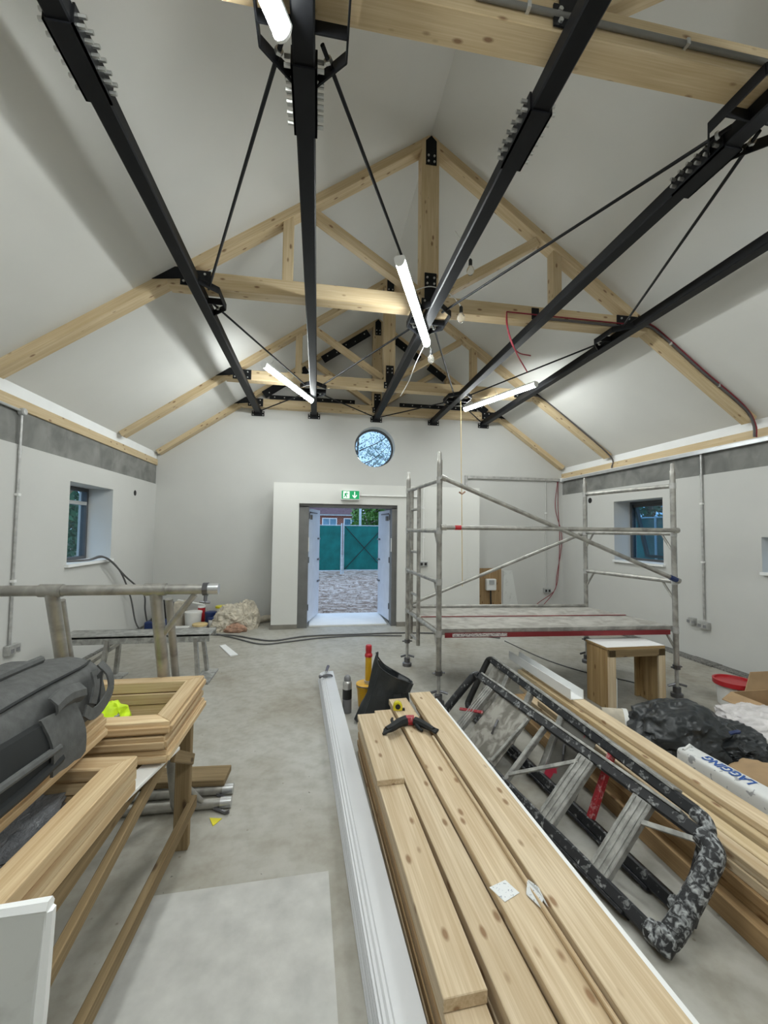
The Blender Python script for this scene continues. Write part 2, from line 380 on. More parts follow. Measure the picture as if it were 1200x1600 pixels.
# white strip above the plate
for nm, x0, x1 in (('trim_3', XL-0.01, XL-0.05), ('trim_4', XR+0.01, XR+0.05)):
    struct(MB().box((min(x0, x1), YB, 2.80), (max(x0, x1), YF-0.002, 2.97)).build(nm, 'bright_white'), 'white strip between wall plate and sloping ceiling')
def gable():
    bm = bmesh.new()
    outer = [(XL-WT, 0), (-0.303, 0), (-0.303, 2.04), (1.343, 2.04), (1.343, 0), (XR+WT, 0), (XR+WT, 2.7), (XC, RIDGE+0.35), (XL-WT, 2.7)]
    outer[-1] = (XL-WT, 2.75); 
    hole = [(1.047 + 0.385*math.cos(2*math.pi*k/48), 3.19 + 0.385*math.sin(2*math.pi*k/48)) for k in range(48)]
    edges = []; loops = []
    for lp in (outer, hole):
        vs = [bm.verts.new((x, YF, z)) for x, z in lp]; loops.append(vs)
        edges += [bm.edges.new((vs[i], vs[(i+1) % len(vs)])) for i in range(len(vs))]
    bmesh.ops.triangle_fill(bm, use_beauty=True, edges=edges)
    fs = list(bm.faces)
    ex = bmesh.ops.extrude_face_region(bm, geom=fs)
    bmesh.ops.translate(bm, vec=(0, 0.35, 0), verts=[g for g in ex['geom'] if isinstance(g, bmesh.types.BMVert)])
    bmesh.ops.recalc_face_normals(bm, faces=bm.faces)
    me = bpy.data.meshes.new('wall_back'); bm.to_mesh(me); bm.free(); me.materials.append(MATS['wall_paint'])
    return struct(link(bpy.data.objects.new('wall_back', me), Matrix.Identity(4)), 'off-white gable wall with round window over the door')
gable()
mb = MB().prism([(XL-WT, YB, 0), (XR+WT, YB, 0), (XR+WT, YB, 2.7), (XC, YB, RIDGE+0.35), (XL-WT, YB, 2.7)], (0, -0.3, 0))
struct(mb.build('wall_front', 'wall_paint'), 'off-white gable wall behind the viewer')
for nm, sx in (('ceiling', -1), ('ceiling.001', 1)):
    xe = XC + sx*(3.835+0.06)
    p = [(XC, YB, RIDGE), (xe, YB, roof_z(xe)), (xe, YB, roof_z(xe)+0.14), (XC, YB, RIDGE+0.14)]
    struct(MB().prism(p, (0, YF-YB+0.02, 0)).build(nm, 'ceiling_paint'), 'sloping white plasterboard ceiling')
# outer roof skin closing the eaves
for nm, sx in (('trim_5', -1), ('trim_6', 1)):
    xe = XC + sx*(3.835+WT+0.1)
    p = [(XC, YB-0.3, RIDGE+0.15), (xe, YB-0.3, roof_z(xe)+0.25), (xe, YB-0.3, roof_z(xe)+0.30), (XC, YB-0.3, RIDGE+0.22)]
    struct(MB().prism(p, (0, YF-YB+0.8, 0)).build(nm, 'roof_tile'))
# door surround box (projecting lobby wall)
BX0, BX1, BY, BZ = -0.713, 2.81, 6.85, 2.375
m = MB().box((BX0, BY, 0.075), (-0.303, YF, BZ)).box((1.343, BY, 0.075), (BX1, YF, BZ)).box((-0.303, BY, 2.04), (1.343, YF, BZ))
struct(m.build('wall_lobby', 'box_paint'), 'white boxed-out surround projecting round the double door')
struct(MB().box((BX0-0.02, BY-0.004, 0), (-0.303, YF, 0.075)).box((1.343, BY-0.004, 0), (BX1, YF, 0.075)).build('baseboard_back', 'mortar'), 'rough mortar strip under the door surround')
for nm, x0, x1 in (('baseboard_right', XR-0.16, XR), ('baseboard_left', XL, XL+0.04)):
    m = MB(); y = YB
    while y < YF-0.05:
        y2 = min(y+0.35, YF); k = 0.012 + 0.012*random.random(); wv = random.uniform(-0.03, 0.02)
        if nm == 'baseboard_right': m.box((x0-wv, y, 0), (x1, y2, k))
        else: m.box((x0, y, 0), (x1, y2, k))
        y = y2
    struct(m.build(nm, 'grit'), 'dark unfinished gap strip at the foot of the wall')
struct(MB().box((XL, YF-0.03, 0), (BX0, YF, 0.03)).build('trim_7', 'grit'))

# ------------------------------------------------------------------ windows
def win(name, x_wall, x_frame, y0, y1, z0, z1, sgn, open_sash, mull):
    e = thing(name, (x_frame, (y0+y1)/2, z0), None, None); e['kind'] = 'structure'
    f = 0.042
    m = MB(); xa, xb = x_frame, x_frame + sgn*0.07
    lo, hi = min(xa, xb), max(xa, xb)
    m.box((lo, y0, z0), (hi, y1, z0+f)).box((lo, y0, z1-f), (hi, y1, z1)).box((lo, y0, z0+f), (hi, y0+f, z1-f)).box((lo, y1-f, z0+f), (hi, y1, z1-f))
    m.build('window_frame', 'dark_grey_frame', e)
    if mull:
        MB().box((lo, y0+f, z0+mull), (hi, y1-f, z0+mull+0.045)).build('transom', 'grey_plastic', e)
    MB().box((x_frame+sgn*0.03, y0+f, z0+f), (x_frame+sgn*0.036, y1-f, z1-f)).build('pane', 'tinted_glass' if open_sash else 'window_glass', e)
    if open_sash:
        # top-hung sash pushed outwards at the foot
        a = math.radians(14); h = z1-z0-2*f
        def q(y, t, o=0): return (x_frame+sgn*(0.05+math.sin(a)*t+o), y, z1-f-math.cos(a)*t)
        sm = MB(); ya, yb = y0+f, y1-f
        sm.bar(q(ya+0.02, 0), q(ya+0.02, h), 0.05, 0.05, (1, 0, 0)).bar(q(yb-0.02, 0), q(yb-0.02, h), 0.05, 0.05, (1, 0, 0)).bar(q(ya, h), q(yb, h), 0.05, 0.05, (1, 0, 0)).bar(q(ya, 0.02), q(yb, 0.02), 0.05, 0.05, (1, 0, 0))
        sm.build('sash', 'dark_grey_frame', e)
        MB().add([q(ya, 0.03), q(yb, 0.03), q(yb, h), q(ya, h)], [(0, 1, 2, 3)]).build('sash_pane', 'tinted_glass', e)
    s = MB().box((min(x_wall-sgn*0.045, x_frame), y0-0.04, z0-0.028), (max(x_wall-sgn*0.045, x_frame), y1+0.04 if False else y1, z0+0.004))
    s.build('window_sill', 'bright_white', e)
    return e
win('window_1', XL, XL-0.30, 5.14, 6.13, 1.18, 2.12, -1, False, 0.72)
win('window_2', XR, XR+0.30, 5.185, 6.16, 1.165, 2.13, 1, True, 0)
win('window_3', XR, XR+0.30, 2.905, 3.855, 1.19, 1.575, 1, False, 0)
e = thing('window_4', (1.047, YF+0.2, 3.19), None, None); e['kind'] = 'structure'
m = MB(); ring = []
for rad, y in ((0.385, YF+0.20), (0.352, YF+0.20), (0.352, YF+0.26), (0.385, YF+0.26)):
    ring.append([(1.047+rad*math.cos(2*math.pi*k/48), y, 3.19+rad*math.sin(2*math.pi*k/48)) for k in range(48)])
m.loft(ring + [ring[0]], cap=(False, False)).build('window_frame', 'dark_grey_frame', e, True)
MB().prism([(1.047+0.36*math.cos(2*math.pi*k/40), YF+0.225, 3.19+0.36*math.sin(2*math.pi*k/40)) for k in range(40)], (0, 0.006, 0)).build('pane', 'window_glass', e)

# ------------------------------------------------------------------ doors
fr = thing('door_frame', (0.52, 7.0, 0), None, None); fr.name = 'trim_8'; WM['trim_8'] = WM['door_frame']; fr['kind'] = 'structure'
for x0, x1 in ((-0.303, -0.145), (1.255, 1.343)): MB().box((x0, 6.90, 0), (x1, 7.10, 2.0)).build('jamb', 'jamb_grey', fr)
for x0, x1 in ((-0.303, -0.27), (1.31, 1.343)): MB().box((x0, 7.10, 0), (x1, YF+0.35, 2.03)).build('jamb_lining', 'jamb_grey', fr)
MB().box((-0.303, 6.90, 1.985), (1.343, 7.10, 2.04)).build('head', 'jamb_grey', fr)
for x in (-0.145, 1.243): MB().box((x, 6.905, 1.25), (x+0.012, 6.93, 1.48)).build('closer_plate', 'white_plastic', fr)
def door_leaf(nm, hinge, tip, side, lab):
    h, t = V(hinge), V(tip); d = (t-h).normalized(); n = V((-d.y, d.x, 0))*side
    e = thing(nm, hinge, lab, None); e['kind'] = 'structure'
    MB().prism([h, t, t+n*0.05, h+n*0.05], (0, 0, 1.93)).build('leaf', 'door_white', e, bevel=0.004)
    o = n*-0.012
    for z in (0.62, 1.02, 1.4):
        MB().bar(h+d*0.62+o+V((0, 0, z)), h+d*0.76+o+V((0, 0, z)), 0.02, 0.03).build('bolt_fitting', 'steel_tool', e)
    MB().tube([h+d*0.03+o*0.5+V((0, 0, 1.86)), h+d*0.45+o*2+V((0, 0, 1.86))], 0.012).build('closer_arm', 'steel_tool', e)
    MB().box(tuple(h+d*0.1-V((0.03, 0.03, -1.74))), tuple(h+d*0.1+V((0.03, 0.1, 1.82)))).build('door_closer', 'jamb_grey', e)
    for z in (0.2, 1.0, 1.75): MB().tube([h+V((0, 0, z)), h+V((0, 0, z+0.1))], 0.012).build('hinge', 'steel_tool', e)
    return e
door_leaf('door_1', (-0.14, 7.11, 0.045), (0.045, 7.88, 0.045), 1, 'left white door leaf swung open to the yard')
door_leaf('door_2', (1.25, 7.11, 0.045), (1.165, 7.87, 0.045), -1, 'right white door leaf swung open to the yard')
o = MB().box((-0.11, 6.99, 0.0), (1.20, 7.98, 0.022)).build('daylit_threshold', 'bright_white'); tag(o, 'flat white slab painting daylight onto the floor at the open door threshold', 'board')  # daylight on the doorway floor, put into a bright white slab

# ------------------------------------------------------------------ wall plates
for sx, lab in ((-1, 'long spruce wall plate on the left concrete ring beam'), (1, 'long spruce wall plate on the right concrete ring beam')):
    x = XC + sx*(3.835+0.04); tag(plank('wall_plate', (x, YB, 2.7475), (x, YF-0.003, 2.7475), 0.1, 0.105, 'spruce'), lab, 'wall plate')

# ------------------------------------------------------------------ roof trusses
TY = [1.555, 3.845, 6.165, 7.494]       # front faces
TT = 0.14
TLAB = ['timber roof truss nearest the viewer cut by the top of the photo', 'front full timber roof truss with pointed black ridge plate',
        'middle timber roof truss behind the hanging LED tube', 'timber roof truss against the gable wall with black flitch plates']
RD = 0.095
BOLT = MB().tube([(0, 0, 0), (0, -0.012, 0)], 0.011, 6).build('bolt', 'zinc_bolt'); BOLT_ME = BOLT.data; bpy.data.objects.remove(BOLT)
def bolt(parent, p, rot=None):
    M = Matrix.Translation(V(p)) @ (rot or Matrix.Identity(4))
    return link(bpy.data.objects.new('bolt', BOLT_ME), M, parent)
def plate(parent, poly, y, name='gusset_plate', bolts=(), t=0.008):
    o = MB().prism([(x, y, z) for x, z in poly], (0, -t, 0)).build(name, 'black_steel', parent)
    for bx, bz in bolts: bolt(o, (bx, y-t-0.004, bz))
    return o
def rect(x0, x1, z0, z1): return [(x0, z0), (x1, z0), (x1, z1), (x0, z1)]
def make_truss(i):
    y = TY[i]; ym = y + TT/2
    t = thing('roof_truss', (XC, ym, 3.79), TLAB[i], 'roof truss', 'timber roof trusses')
    for sx in (-1, 1):
        # rafter: parallelogram in the truss plane, heel cut level on the plate
        a = (XC, RIDGE+0.03); re = 3.80; b = (XC+sx*re, RIDGE+0.03-SL*re); 
        pts = [(a[0], y, a[1]), (b[0], y, b[1]), (b[0], y, b[1]-0.03-RD), (a[0], y, RIDGE-RD)]
        L = math.hypot(re, SL*re); d = V((sx*re, 0, -SL*re)).normalized()
        hgt = (RD+0.03)*math.cos(math.atan(SL))
        c0 = V((XC, ym, RIDGE+0.03-(RD+0.03)/2)); 
        plank('rafter', c0 + d*0.0, c0 + d*L, TT, hgt, 'spruce', t)
        plank('post', (XC+sx*1.385, ym, 3.93), (XC+sx*1.385, ym, roof_z(XC+1.385)-0.06), 0.12, 0.095, 'spruce', t, (1, 0, 0))
        plank('strut', (XC+sx*0.10, ym, 3.98), (XC+sx*1.17, ym, 4.67), 0.10, 0.085, 'spruce', t)
        # knee plates
        xk = XC+sx*2.20
        bl = [(xk+dx, 3.865+dz) for dx in (-0.09, 0.0, 0.09) for dz in (-0.04, 0.04)]
        if i > 0:
            plate(t, [(xk-sx*0.14, 3.795), (xk-sx*0.14, 3.94), (xk+sx*0.12, 3.94), (xk+sx*0.12, 3.795)], y-0.001, bolts=bl)
            plate(t, [(xk+sx*0.12, 3.85), (xk+sx*0.12, 3.955), (xk+sx*0.20, 3.95), (xk+sx*0.36, 3.82)], y-0.0015)
    plank('tie_beam', (XC-2.43, ym, 3.865), (XC+2.43, ym, 3.865), TT, 0.15, 'spruce', t)
    plank('king_post', (XC-0.005, ym, 3.93), (XC-0.005, ym, RIDGE-0.02), TT+0.01, 0.18, 'spruce', t, (1, 0, 0))
    yk = y-0.005
    plate(t, [(XC-0.055, 5.28), (XC+0.055, 5.28), (XC+0.055, 5.53), (XC, 5.585), (XC-0.055, 5.53)], yk-0.001, 'ridge_plate', [(XC+a, z) for a in (-0.03, 0.03) for z in (5.31, 5.37)])
    plate(t, rect(XC-0.06, XC+0.06, 3.90, 4.16), yk-0.001, 'king_post_plate', [(XC+a, z) for a in (-0.035, 0.035) for z in (4.05, 4.11)])
    plate(t, rect(XC-0.09, XC+0.09, 3.80, 3.90), yk-0.0015, 'king_post_plate', [(XC+a, z) for a in (-0.06, 0.06) for z in (3.82, 3.87)])
    if i == 3:
        for sx in (-1, 1):
            n = V((sx*SL, 0, -1)).normalized()
            for (ra, rb) in ((0.18, 1.02), (1.30, 2.05)) if sx < 0 else ((0.18, 0.80), (0.98, 1.30), (1.95, 2.15)):
                p0 = V((XC+sx*ra, y-0.012, roof_z(XC+ra)-0.17)); p1 = V((XC+sx*rb, y-0.012, roof_z(XC+rb)-0.17))
                o = plank('flitch_plate', p0, p1, 0.008, 0.14, 'black_steel', t)
                for k in range(int((rb-ra)*6)):
                    bolt(o, p0.lerp(p1, (k+0.5)/max(1, int((rb-ra)*6))) + V((0, -0.008, 0.02*(-1)**k)))
            o = plank('flitch_plate', (XC+sx*0.42, y-0.012, 3.975), (XC+sx*1.95, y-0.012, 3.975), 0.008, 0.075, 'black_steel', t)
            for k in range(9): bolt(o, (XC+sx*(0.5+k*0.17), y-0.02, 3.975))
    return t
trusses = [make_truss(i) for i in range(4)]
# conduit clipped to the underside of the nearest truss, conduit and red cable on the front truss
o = thing('conduit', (2.0, 1.54, 3.85), 'grey conduit clipped along the nearest truss tie beam', 'conduit')
MB().tube([(0.62, 1.541, 3.85), (3.2, 1.541, 3.85)], 0.0125).build('pipe', 'mid_conduit', o, True)
for x in (0.85, 1.63, 2.7): MB().box((x-0.008, 1.526, 3.836), (x+0.008, 1.556, 3.864)).build('saddle', 'galvanised', o)

# ------------------------------------------------------------------ longitudinal steel beams
BXS = [-1.10, -0.10, 1.06, 2.18, 3.20]
BZ0, BZ1 = 3.70, 3.788
BN = ['leftmost', 'second from the left', 'central', 'second from the right', 'rightmost']
HEX = MB().tube([(0, 0, 0), (0.022, 0, 0)], 0.012, 6).tube([(0.02, 0, 0), (0.03, 0, 0)], 0.006, 6).tube([(0.03, 0, 0), (0.062, 0, 0)], 0.010, 6).build('splice_bolt', 'zinc_bolt'); HEX_ME = HEX.data; bpy.data.objects.remove(HEX)
def strap(parent, pts, z0=3.705, z1=3.765, t=0.008):
    m = MB()
    for a, b in zip(pts, pts[1:]): m.bar((*a, (z0+z1)/2), (*b, (z0+z1)/2), t, z1-z0)
    return m.build('bracket', 'black_steel', parent)
for bi, x in enumerate(BXS):
    lab = {0: 'leftmost long black steel beam under the truss tie beams', 1: 'long black steel beam second from the left under the trusses',
           2: 'central long black steel beam running toward the round window', 3: 'long black steel beam second from the right under the trusses',
           4: 'rightmost long black steel beam under the truss tie beams'}[bi]
    t = thing('steel_beam', (x, 2.0, BZ0), lab, 'steel beam', 'black steel beams under the trusses')
    plank('hollow_section', (x, YB+0.02, (BZ0+BZ1)/2), (x, YF-0.03, (BZ0+BZ1)/2), 0.10, BZ1-BZ0, 'black_steel', t, bev=0.008)
    ys, ye = 1.80, 2.13
    for sx in (-1, 1):
        p = MB().box((x+sx*0.05-(0.01 if sx < 0 else 0), ys, BZ0-0.012), (x+sx*0.05+(0.01 if sx > 0 else 0), ye, BZ1)).build('splice_plate', 'black_steel', t)
        for k in range(6):
            for z in (3.722, 3.766):
                M = Matrix.Translation((x+sx*0.06, ys+0.03+k*0.054, z)) @ Matrix.Rotation(0 if sx > 0 else math.pi, 4, 'Z')
                link(bpy.data.objects.new('splice_bolt', HEX_ME), M, p)
    MB().box((x-0.06, ys, BZ0-0.012), (x+0.06, ye, BZ0-0.002)).build('splice_plate', 'black_steel', t)
    # brackets at the trusses
    for ti in (0, 1, 2):
        ym = TY[ti] + TT/2
        if (bi in (1, 3)) == (ti in (0, 2)):
            for sx in (-1, 1):
                if (bi == 0 and sx < 0) or (bi == 4 and sx > 0): continue
                xs = x + sx*0.05
                strap(t, [(xs, ym+0.27), (x+sx*0.19, ym+0.14), (x+sx*0.19, ym-0.14), (xs, ym-0.27)])
                strap(t, [(xs, ym+0.05), (x+sx*0.19, ym+0.05)])
        elif bi in (1, 3):
            MB().box((x-0.04, TY[ti]-0.01, 3.80), (x+0.04, TY[ti]-0.002, 3.92)).build('cleat', 'black_steel', t)
    p = MB().box((x-0.11, YF-0.03, 3.655), (x+0.11, YF-0.02, 3.745)).box((x-0.07, YF-0.12, 3.745), (x+0.07, YF-0.02, 3.755)).build('end_plate', 'black_steel', t)
    for a in (-0.085, 0.085):
        for z in (3.675, 3.725): bolt(p, (x+a, YF-0.034, z))
# bracing rods
RY = [TY[0]+TT/2, TY[1]+TT/2, TY[2]+TT/2, YF-0.06]
rods = [(1, 0, 0, 1, 'from second beam to leftmost beam in the near bay'), (1, 0, 2, 1, 'from second beam to central beam in the near bay'), (3, 0, 2, 1, 'from fourth beam to central beam in the near bay'), (3, 0, 4, 1, 'from fourth beam to rightmost beam in the near bay'),
        (0, 1, 1, 2, 'from leftmost beam to second beam in the middle bay'), (2, 1, 1, 2, 'from central beam to second beam in the middle bay'), (2, 1, 3, 2, 'from central beam to fourth beam in the middle bay'), (4, 1, 3, 2, 'from rightmost beam to fourth beam in the middle bay'),
        (1, 2, 0, 3, 'from second beam to leftmost beam beside the gable'), (1, 2, 2, 3, 'from second beam to central beam beside the gable'), (3, 2, 2, 3, 'from fourth beam to central beam beside the gable'), (3, 2, 4, 3, 'from fourth beam to rightmost beam beside the gable')]
for a, ta, b, tb, lab in rods:
    sx = 1 if b > a else -1
    pa = V((BXS[a]+sx*0.12, RY[ta]+0.19, 3.735)); pb = V((BXS[b]-sx*(0.12 if tb < 3 else 0.05), RY[tb]-(0.19 if tb < 3 else 0.02), 3.735 if tb < 3 else 3.74))
    d = (pb-pa).normalized(); t = thing('bracing_rod', pa, 'thin black bracing rod ' + lab, 'rod', 'diagonal bracing rods')
    MB().tube([pa-d*0.09, pb+d*0.05], 0.0105, 8).build('rod', 'black_steel', t, True)
    MB().tube([pa-d*0.035, pa-d*0.02], 0.02, 6).build('nut', 'zinc_bolt', t)

# ------------------------------------------------------------------ LED battens hung from the rods
def batten(p0, p1, lab):
    p0, p1 = V(p0), V(p1); d = (p1-p0).normalized(); t = thing('led_batten', (p0+p1)/2, lab, 'light', 'LED battens tied to the rods')
    up = V((0, 0, 1)); s = d.cross(up).normalized()
    def ringat(p, prof): return [p + s*a + up*b for a, b in prof]
    hp = [(-0.042, 0.0), (0.042, 0.0), (0.042, 0.018), (0.03, 0.03), (-0.03, 0.03), (-0.042, 0.018)]
    MB().loft([ringat(p0, hp), ringat(p1, hp)]).build('housing', 'white_plastic', t)
    dp = [(0.038, 0.0)] + [(0.038*math.cos(a), -0.05*math.sin(a)) for a in [math.pi*k/8 for k in range(1, 8)]] + [(-0.038, 0.0)]
    MB().loft([ringat(p0+d*0.012, dp), ringat(p1-d*0.012, dp)]).build('diffuser', 'led_tube', t, True)
    cp = [(0.041, 0.0)] + [(0.041*math.cos(a), -0.052*math.sin(a)) for a in [math.pi*k/8 for k in range(1, 8)]] + [(-0.041, 0.0)]
    for q0, q1 in ((p0, p0+d*0.012), (p1-d*0.012, p1)): MB().loft([ringat(q0, cp), ringat(q1, cp)]).build('end_cap', 'white_plastic', t)
    for f in (0.12, 0.5, 0.85):
        q = p0.lerp(p1, f); MB().tube([q+up*0.03, q+up*0.075, q+up*0.075+s*0.02, q+s*0.035+up*0.11], 0.003, 5).build('cable_tie', 'white_plastic', t)
    return t
ZL = 3.665
batten((0.576, 2.97, ZL), (1.146, 4.28, ZL), 'lit LED batten hanging beside the central steel beam and king post')
batten((-0.70, 5.20, ZL), (-0.13, 6.53, ZL), 'lit LED batten under the middle truss on the left')
batten((2.40, 6.49, ZL), (2.95, 5.18, ZL), 'lit LED batten under the middle truss on the right')
batten((-0.76, 0.36, ZL), (-0.18, 1.66, ZL), 'lit LED batten overhead cut off by the top of the photo')
batten((2.40, 1.62, ZL), (2.95, 0.31, ZL), 'added unseen LED batten to the right above the viewer outside the photo')  # out of view; added to light the foreground, repeating the batten pattern
batten((0.576, -1.60, ZL), (1.146, -0.29, ZL), 'added unseen LED batten behind the viewer near the central beam')  # another unseen batten, added for more light on the foreground

# ------------------------------------------------------------------ electrics and wall fittings
def socket(name, c, n, lab, wd=0.15, ht=0.09, mat='galvanised'):
    """surface socket; n = direction it faces ('x','-x','-y')"""
    cx, cy, cz = c; t = thing(name, c, lab, 'socket')
    if n in ('x', '-x'):
        s = 1 if n == 'x' else -1
        MB().box((min(cx, cx+s*0.045), cy-wd/2, cz-ht/2), (max(cx, cx+s*0.045), cy+wd/2, cz+ht/2)).build('back_box', mat, t, bevel=0.005)
        MB().box((min(cx+s*0.045, cx+s*0.053), cy-wd/2+0.004, cz-ht/2+0.004), (max(cx+s*0.045, cx+s*0.053), cy+wd/2-0.004, cz+ht/2-0.004)).build('face_plate', 'galvanised', t)
        for dy in (-0.035, 0.035): MB().box((min(cx+s*0.053, cx+s*0.056), cy+dy-0.02, cz-0.025), (max(cx+s*0.053, cx+s*0.056), cy+dy+0.02, cz+0.01)).build('outlet', 'grey_label', t)
    else:
        MB().box((cx-wd/2, cy-0.045, cz-ht/2), (cx+wd/2, cy, cz+ht/2)).build('back_box', mat, t, bevel=0.005)
        MB().box((cx-wd/2+0.004, cy-0.053, cz-ht/2+0.004), (cx+wd/2-0.004, cy-0.045, cz+ht/2-0.004)).build('face_plate', 'grey_plastic', t)
        for dx in (-0.035, 0.035): MB().box((cx+dx-0.02, cy-0.056, cz-0.025), (cx+dx+0.02, cy-0.053, cz+0.02)).build('outlet', 'black_rubber', t)
    return t
def conduit(pts, r, lab, mat='galvanised', clips=(), elbows=()):
    t = thing('conduit', pts[-1], lab, 'conduit')
    MB().tube(smooth_path(pts, 6) if len(pts) > 2 else pts, r, 10).build('pipe', mat, t, True)
    for c in clips: MB().box(tuple(V(c)-V((0.018, 0.018, 0.012))), tuple(V(c)+V((0.018, 0.018, 0.012)))).build('saddle', 'white_plastic', t)
    for c in elbows: MB().tube([V(c)-V((0, 0, 0.03)), V(c)+V((0, 0, 0.03))], r*1.25, 8).build('coupling', mat, t)
    return t
# left wall
conduit([(XL+0.016, 4.30, 2.66), (XL+0.016, 4.30, 0.52)], 0.0125, 'galvanised conduit drop on the left wall down to a socket', clips=[(XL+0.018, 4.30, z) for z in (1.9, 1.1)], elbows=[(XL+0.016, 4.30, 2.3)])
conduit([(XL+0.016, 4.30, 2.685), (XL+0.016, 3.0, 2.70)], 0.0125, 'horizontal conduit along the top of the left wall from a round box', mat='grey_plastic')
o = thing('junction_box', (XL, 4.30, 2.68), 'round grey junction box under the left wall plate', 'junction box')
MB().lathe([(0.035, 0), (0.035, 0.04), (0.03, 0.045)], 16, Matrix.Translation((XL, 4.30, 2.68)) @ Matrix.Rotation(math.pi/2, 4, 'Y')).build('box', 'grey_plastic', o, True)
MB().lathe([(0.028, 0.045), (0.028, 0.049)], 16, Matrix.Translation((XL, 4.30, 2.68)) @ Matrix.Rotation(math.pi/2, 4, 'Y')).build('lid', 'galvanised', o, True)
socket('wall_socket', (XL, 4.32, 0.475), 'x', 'double metal socket low on the left wall')
o = MB().tube([(XL+0.003, 6.81, 2.14), (XL-0.001, 6.81, 2.14)], 0.042, 20).build('vent_hole', 'black_rubber'); tag(o, 'round black duct hole in the left wall near the corner', 'hole')
o = MB().tube([(XR-0.003, 6.77, 2.20), (XR+0.001, 6.77, 2.20)], 0.05, 20).build('vent_hole', 'black_rubber'); tag(o, 'round black duct hole in the right wall behind the scaffold', 'hole')
# right wall
o = thing('cable_trunking', (XR-0.03, 5, 2.66), 'long white metal trunking along the top of the right wall', 'trunking')
MB().box((XR-0.055, YB, 2.64), (XR-0.002, YF-0.06, 2.69)).build('trunk', 'clean_aluminium', o); MB().box((XR-0.058, YB, 2.686), (XR-0.002, YF-0.06, 2.694)).build('cover', 'bright_white', o)
conduit([(XR-0.016, 4.55, 2.64), (XR-0.016, 4.56, 0.52)], 0.0125, 'galvanised conduit drop on the right wall down to twin sockets', clips=[(XR-0.018, 4.555, z) for z in (2.0, 1.25)], elbows=[(XR-0.016, 4.555, 1.15), (XR-0.016, 4.555, 2.35)])
t = socket('wall_socket', (XR, 4.56, 0.45), '-x', 'double metal socket low on the right wall')
socket('fused_spur', (XR, 4.72, 0.47), '-x', 'small metal spur box beside the right wall socket', 0.09, 0.09)
# back wall trunking and drops
o = thing('cable_trunking', (3.8, YF-0.03, 2.67), 'grey trunking along the gable wall above the door surround', 'trunking')
MB().box((2.86, YF-0.05, 2.645), (XR-0.05, YF-0.001, 2.70)).build('trunk', 'galvanised', o); MB().box((2.82, YF-0.05, 2.375), (2.87, YF-0.001, 2.70)).build('drop', 'galvanised', o)
MB().box((XR-0.07, YF-0.07, 2.63), (XR-0.002, YF-0.001, 2.71)).build('corner_piece', 'bright_white', o)
conduit([(4.53, YF-0.014, 2.645), (4.525, YF-0.014, 0.50)], 0.011, 'thin conduit drop on the gable wall right of the door', mat='wall_paint', clips=[(4.53, YF-0.016, z) for z in (2.0, 1.3)])
socket('wall_socket', (4.54, YF, 0.455), '-y', 'double socket low on the gable wall near the right corner')
for k, (dx, lab) in enumerate(((0.0, 'red cable loop hanging down the gable wall nearest the corner'), (-0.06, 'second red cable hanging down the gable wall'))):
    o = cable('red_cable', [(4.80+dx*0.2, YF-0.02, 2.64), (4.79+dx, YF-0.03, 2.1), (4.82-dx*0.8, YF-0.03, 1.5), (4.78+dx*0.5, YF-0.03, 0.75), (4.68, YF-0.05, 0.45), (4.45-k*0.15, YF-0.10, 0.22), (4.2-k*0.1, YF-0.14, 0.03)], 0.006, 'red_cable'); tag(o, lab, 'cable')
t = thing('isolator_switch', (3.3, YF-0.03, 0.6), 'white isolator switch with black lead on a brown backing board', 'switch')
MB().box((3.23, YF-0.12, 0.48), (3.43, YF-0.03, 0.70)).build('case', 'white_plastic', t, bevel=0.012)
MB().box((3.28, YF-0.135, 0.60), (3.38, YF-0.12, 0.68)).build('lid', 'grey_plastic', t)
cable('lead', [(3.33, YF-0.07, 0.48), (3.33, YF-0.08, 0.3), (3.35, YF-0.08, 0.1), (3.4, YF-0.12, 0.02)], 0.014, 'black_rubber', t)
o = plank('backing_board', (3.02+0.27, YF-0.02, 0.0), (3.02+0.27, YF-0.02, 0.90), 0.022, 0.56, 'brown_board', None, (1, 0, 0)); tag(o, 'upright brown plywood board leaning on the gable wall behind the scaffold', 'board')
o = MB().prism([(3.60, YF-0.004, 0), (3.95, YF-0.004, 0), (3.80, YF-0.004, 0.85), (3.62, YF-0.004, 0.85)], (0, -0.018, 0)).build('white_offcut_sheet', 'board_white'); tag(o, 'pale tapered plasterboard offcut leaning beside the brown board', 'board')
# door surround fittings
t = thing('exit_sign', (0.53, BY, 2.18), 'lit green and white running man exit sign over the door', 'sign')
MB().box((0.375, BY-0.06, 2.105), (0.685, BY, 2.265)).build('casing', 'white_plastic', t, bevel=0.006)
MB().box((0.385, BY-0.064, 2.125), (0.675, BY-0.06, 2.262)).build('green_face', 'green_sign', t)
MB().box((0.41, BY-0.067, 2.135), (0.515, BY-0.064, 2.252)).build('white_doorway', 'sign_white', t)
yy = BY-0.0675
def flat(pts, w_): 
    q = MB()
    for a, b in zip(pts, pts[1:]): q.bar((a[0], yy, a[1]), (b[0], yy, b[1]), w_, 0.002, (0, 1, 0))
    return q
man = MB()
for a, b, w_ in (((0.462, 2.222), (0.448, 2.19), 0.016), ((0.462, 2.218), (0.482, 2.205), 0.008), ((0.482, 2.205), (0.494, 2.214), 0.008), ((0.46, 2.218), (0.44, 2.212), 0.008), ((0.44, 2.212), (0.432, 2.198), 0.008),
                 ((0.448, 2.19), (0.470, 2.172), 0.011), ((0.470, 2.172), (0.464, 2.148), 0.010), ((0.446, 2.19), (0.436, 2.165), 0.011), ((0.436, 2.165), (0.418, 2.158), 0.009)):
    man.bar((a[0], yy, a[1]), (b[0], yy, b[1]), w_*1.5, 0.002, (0, -1, 0))
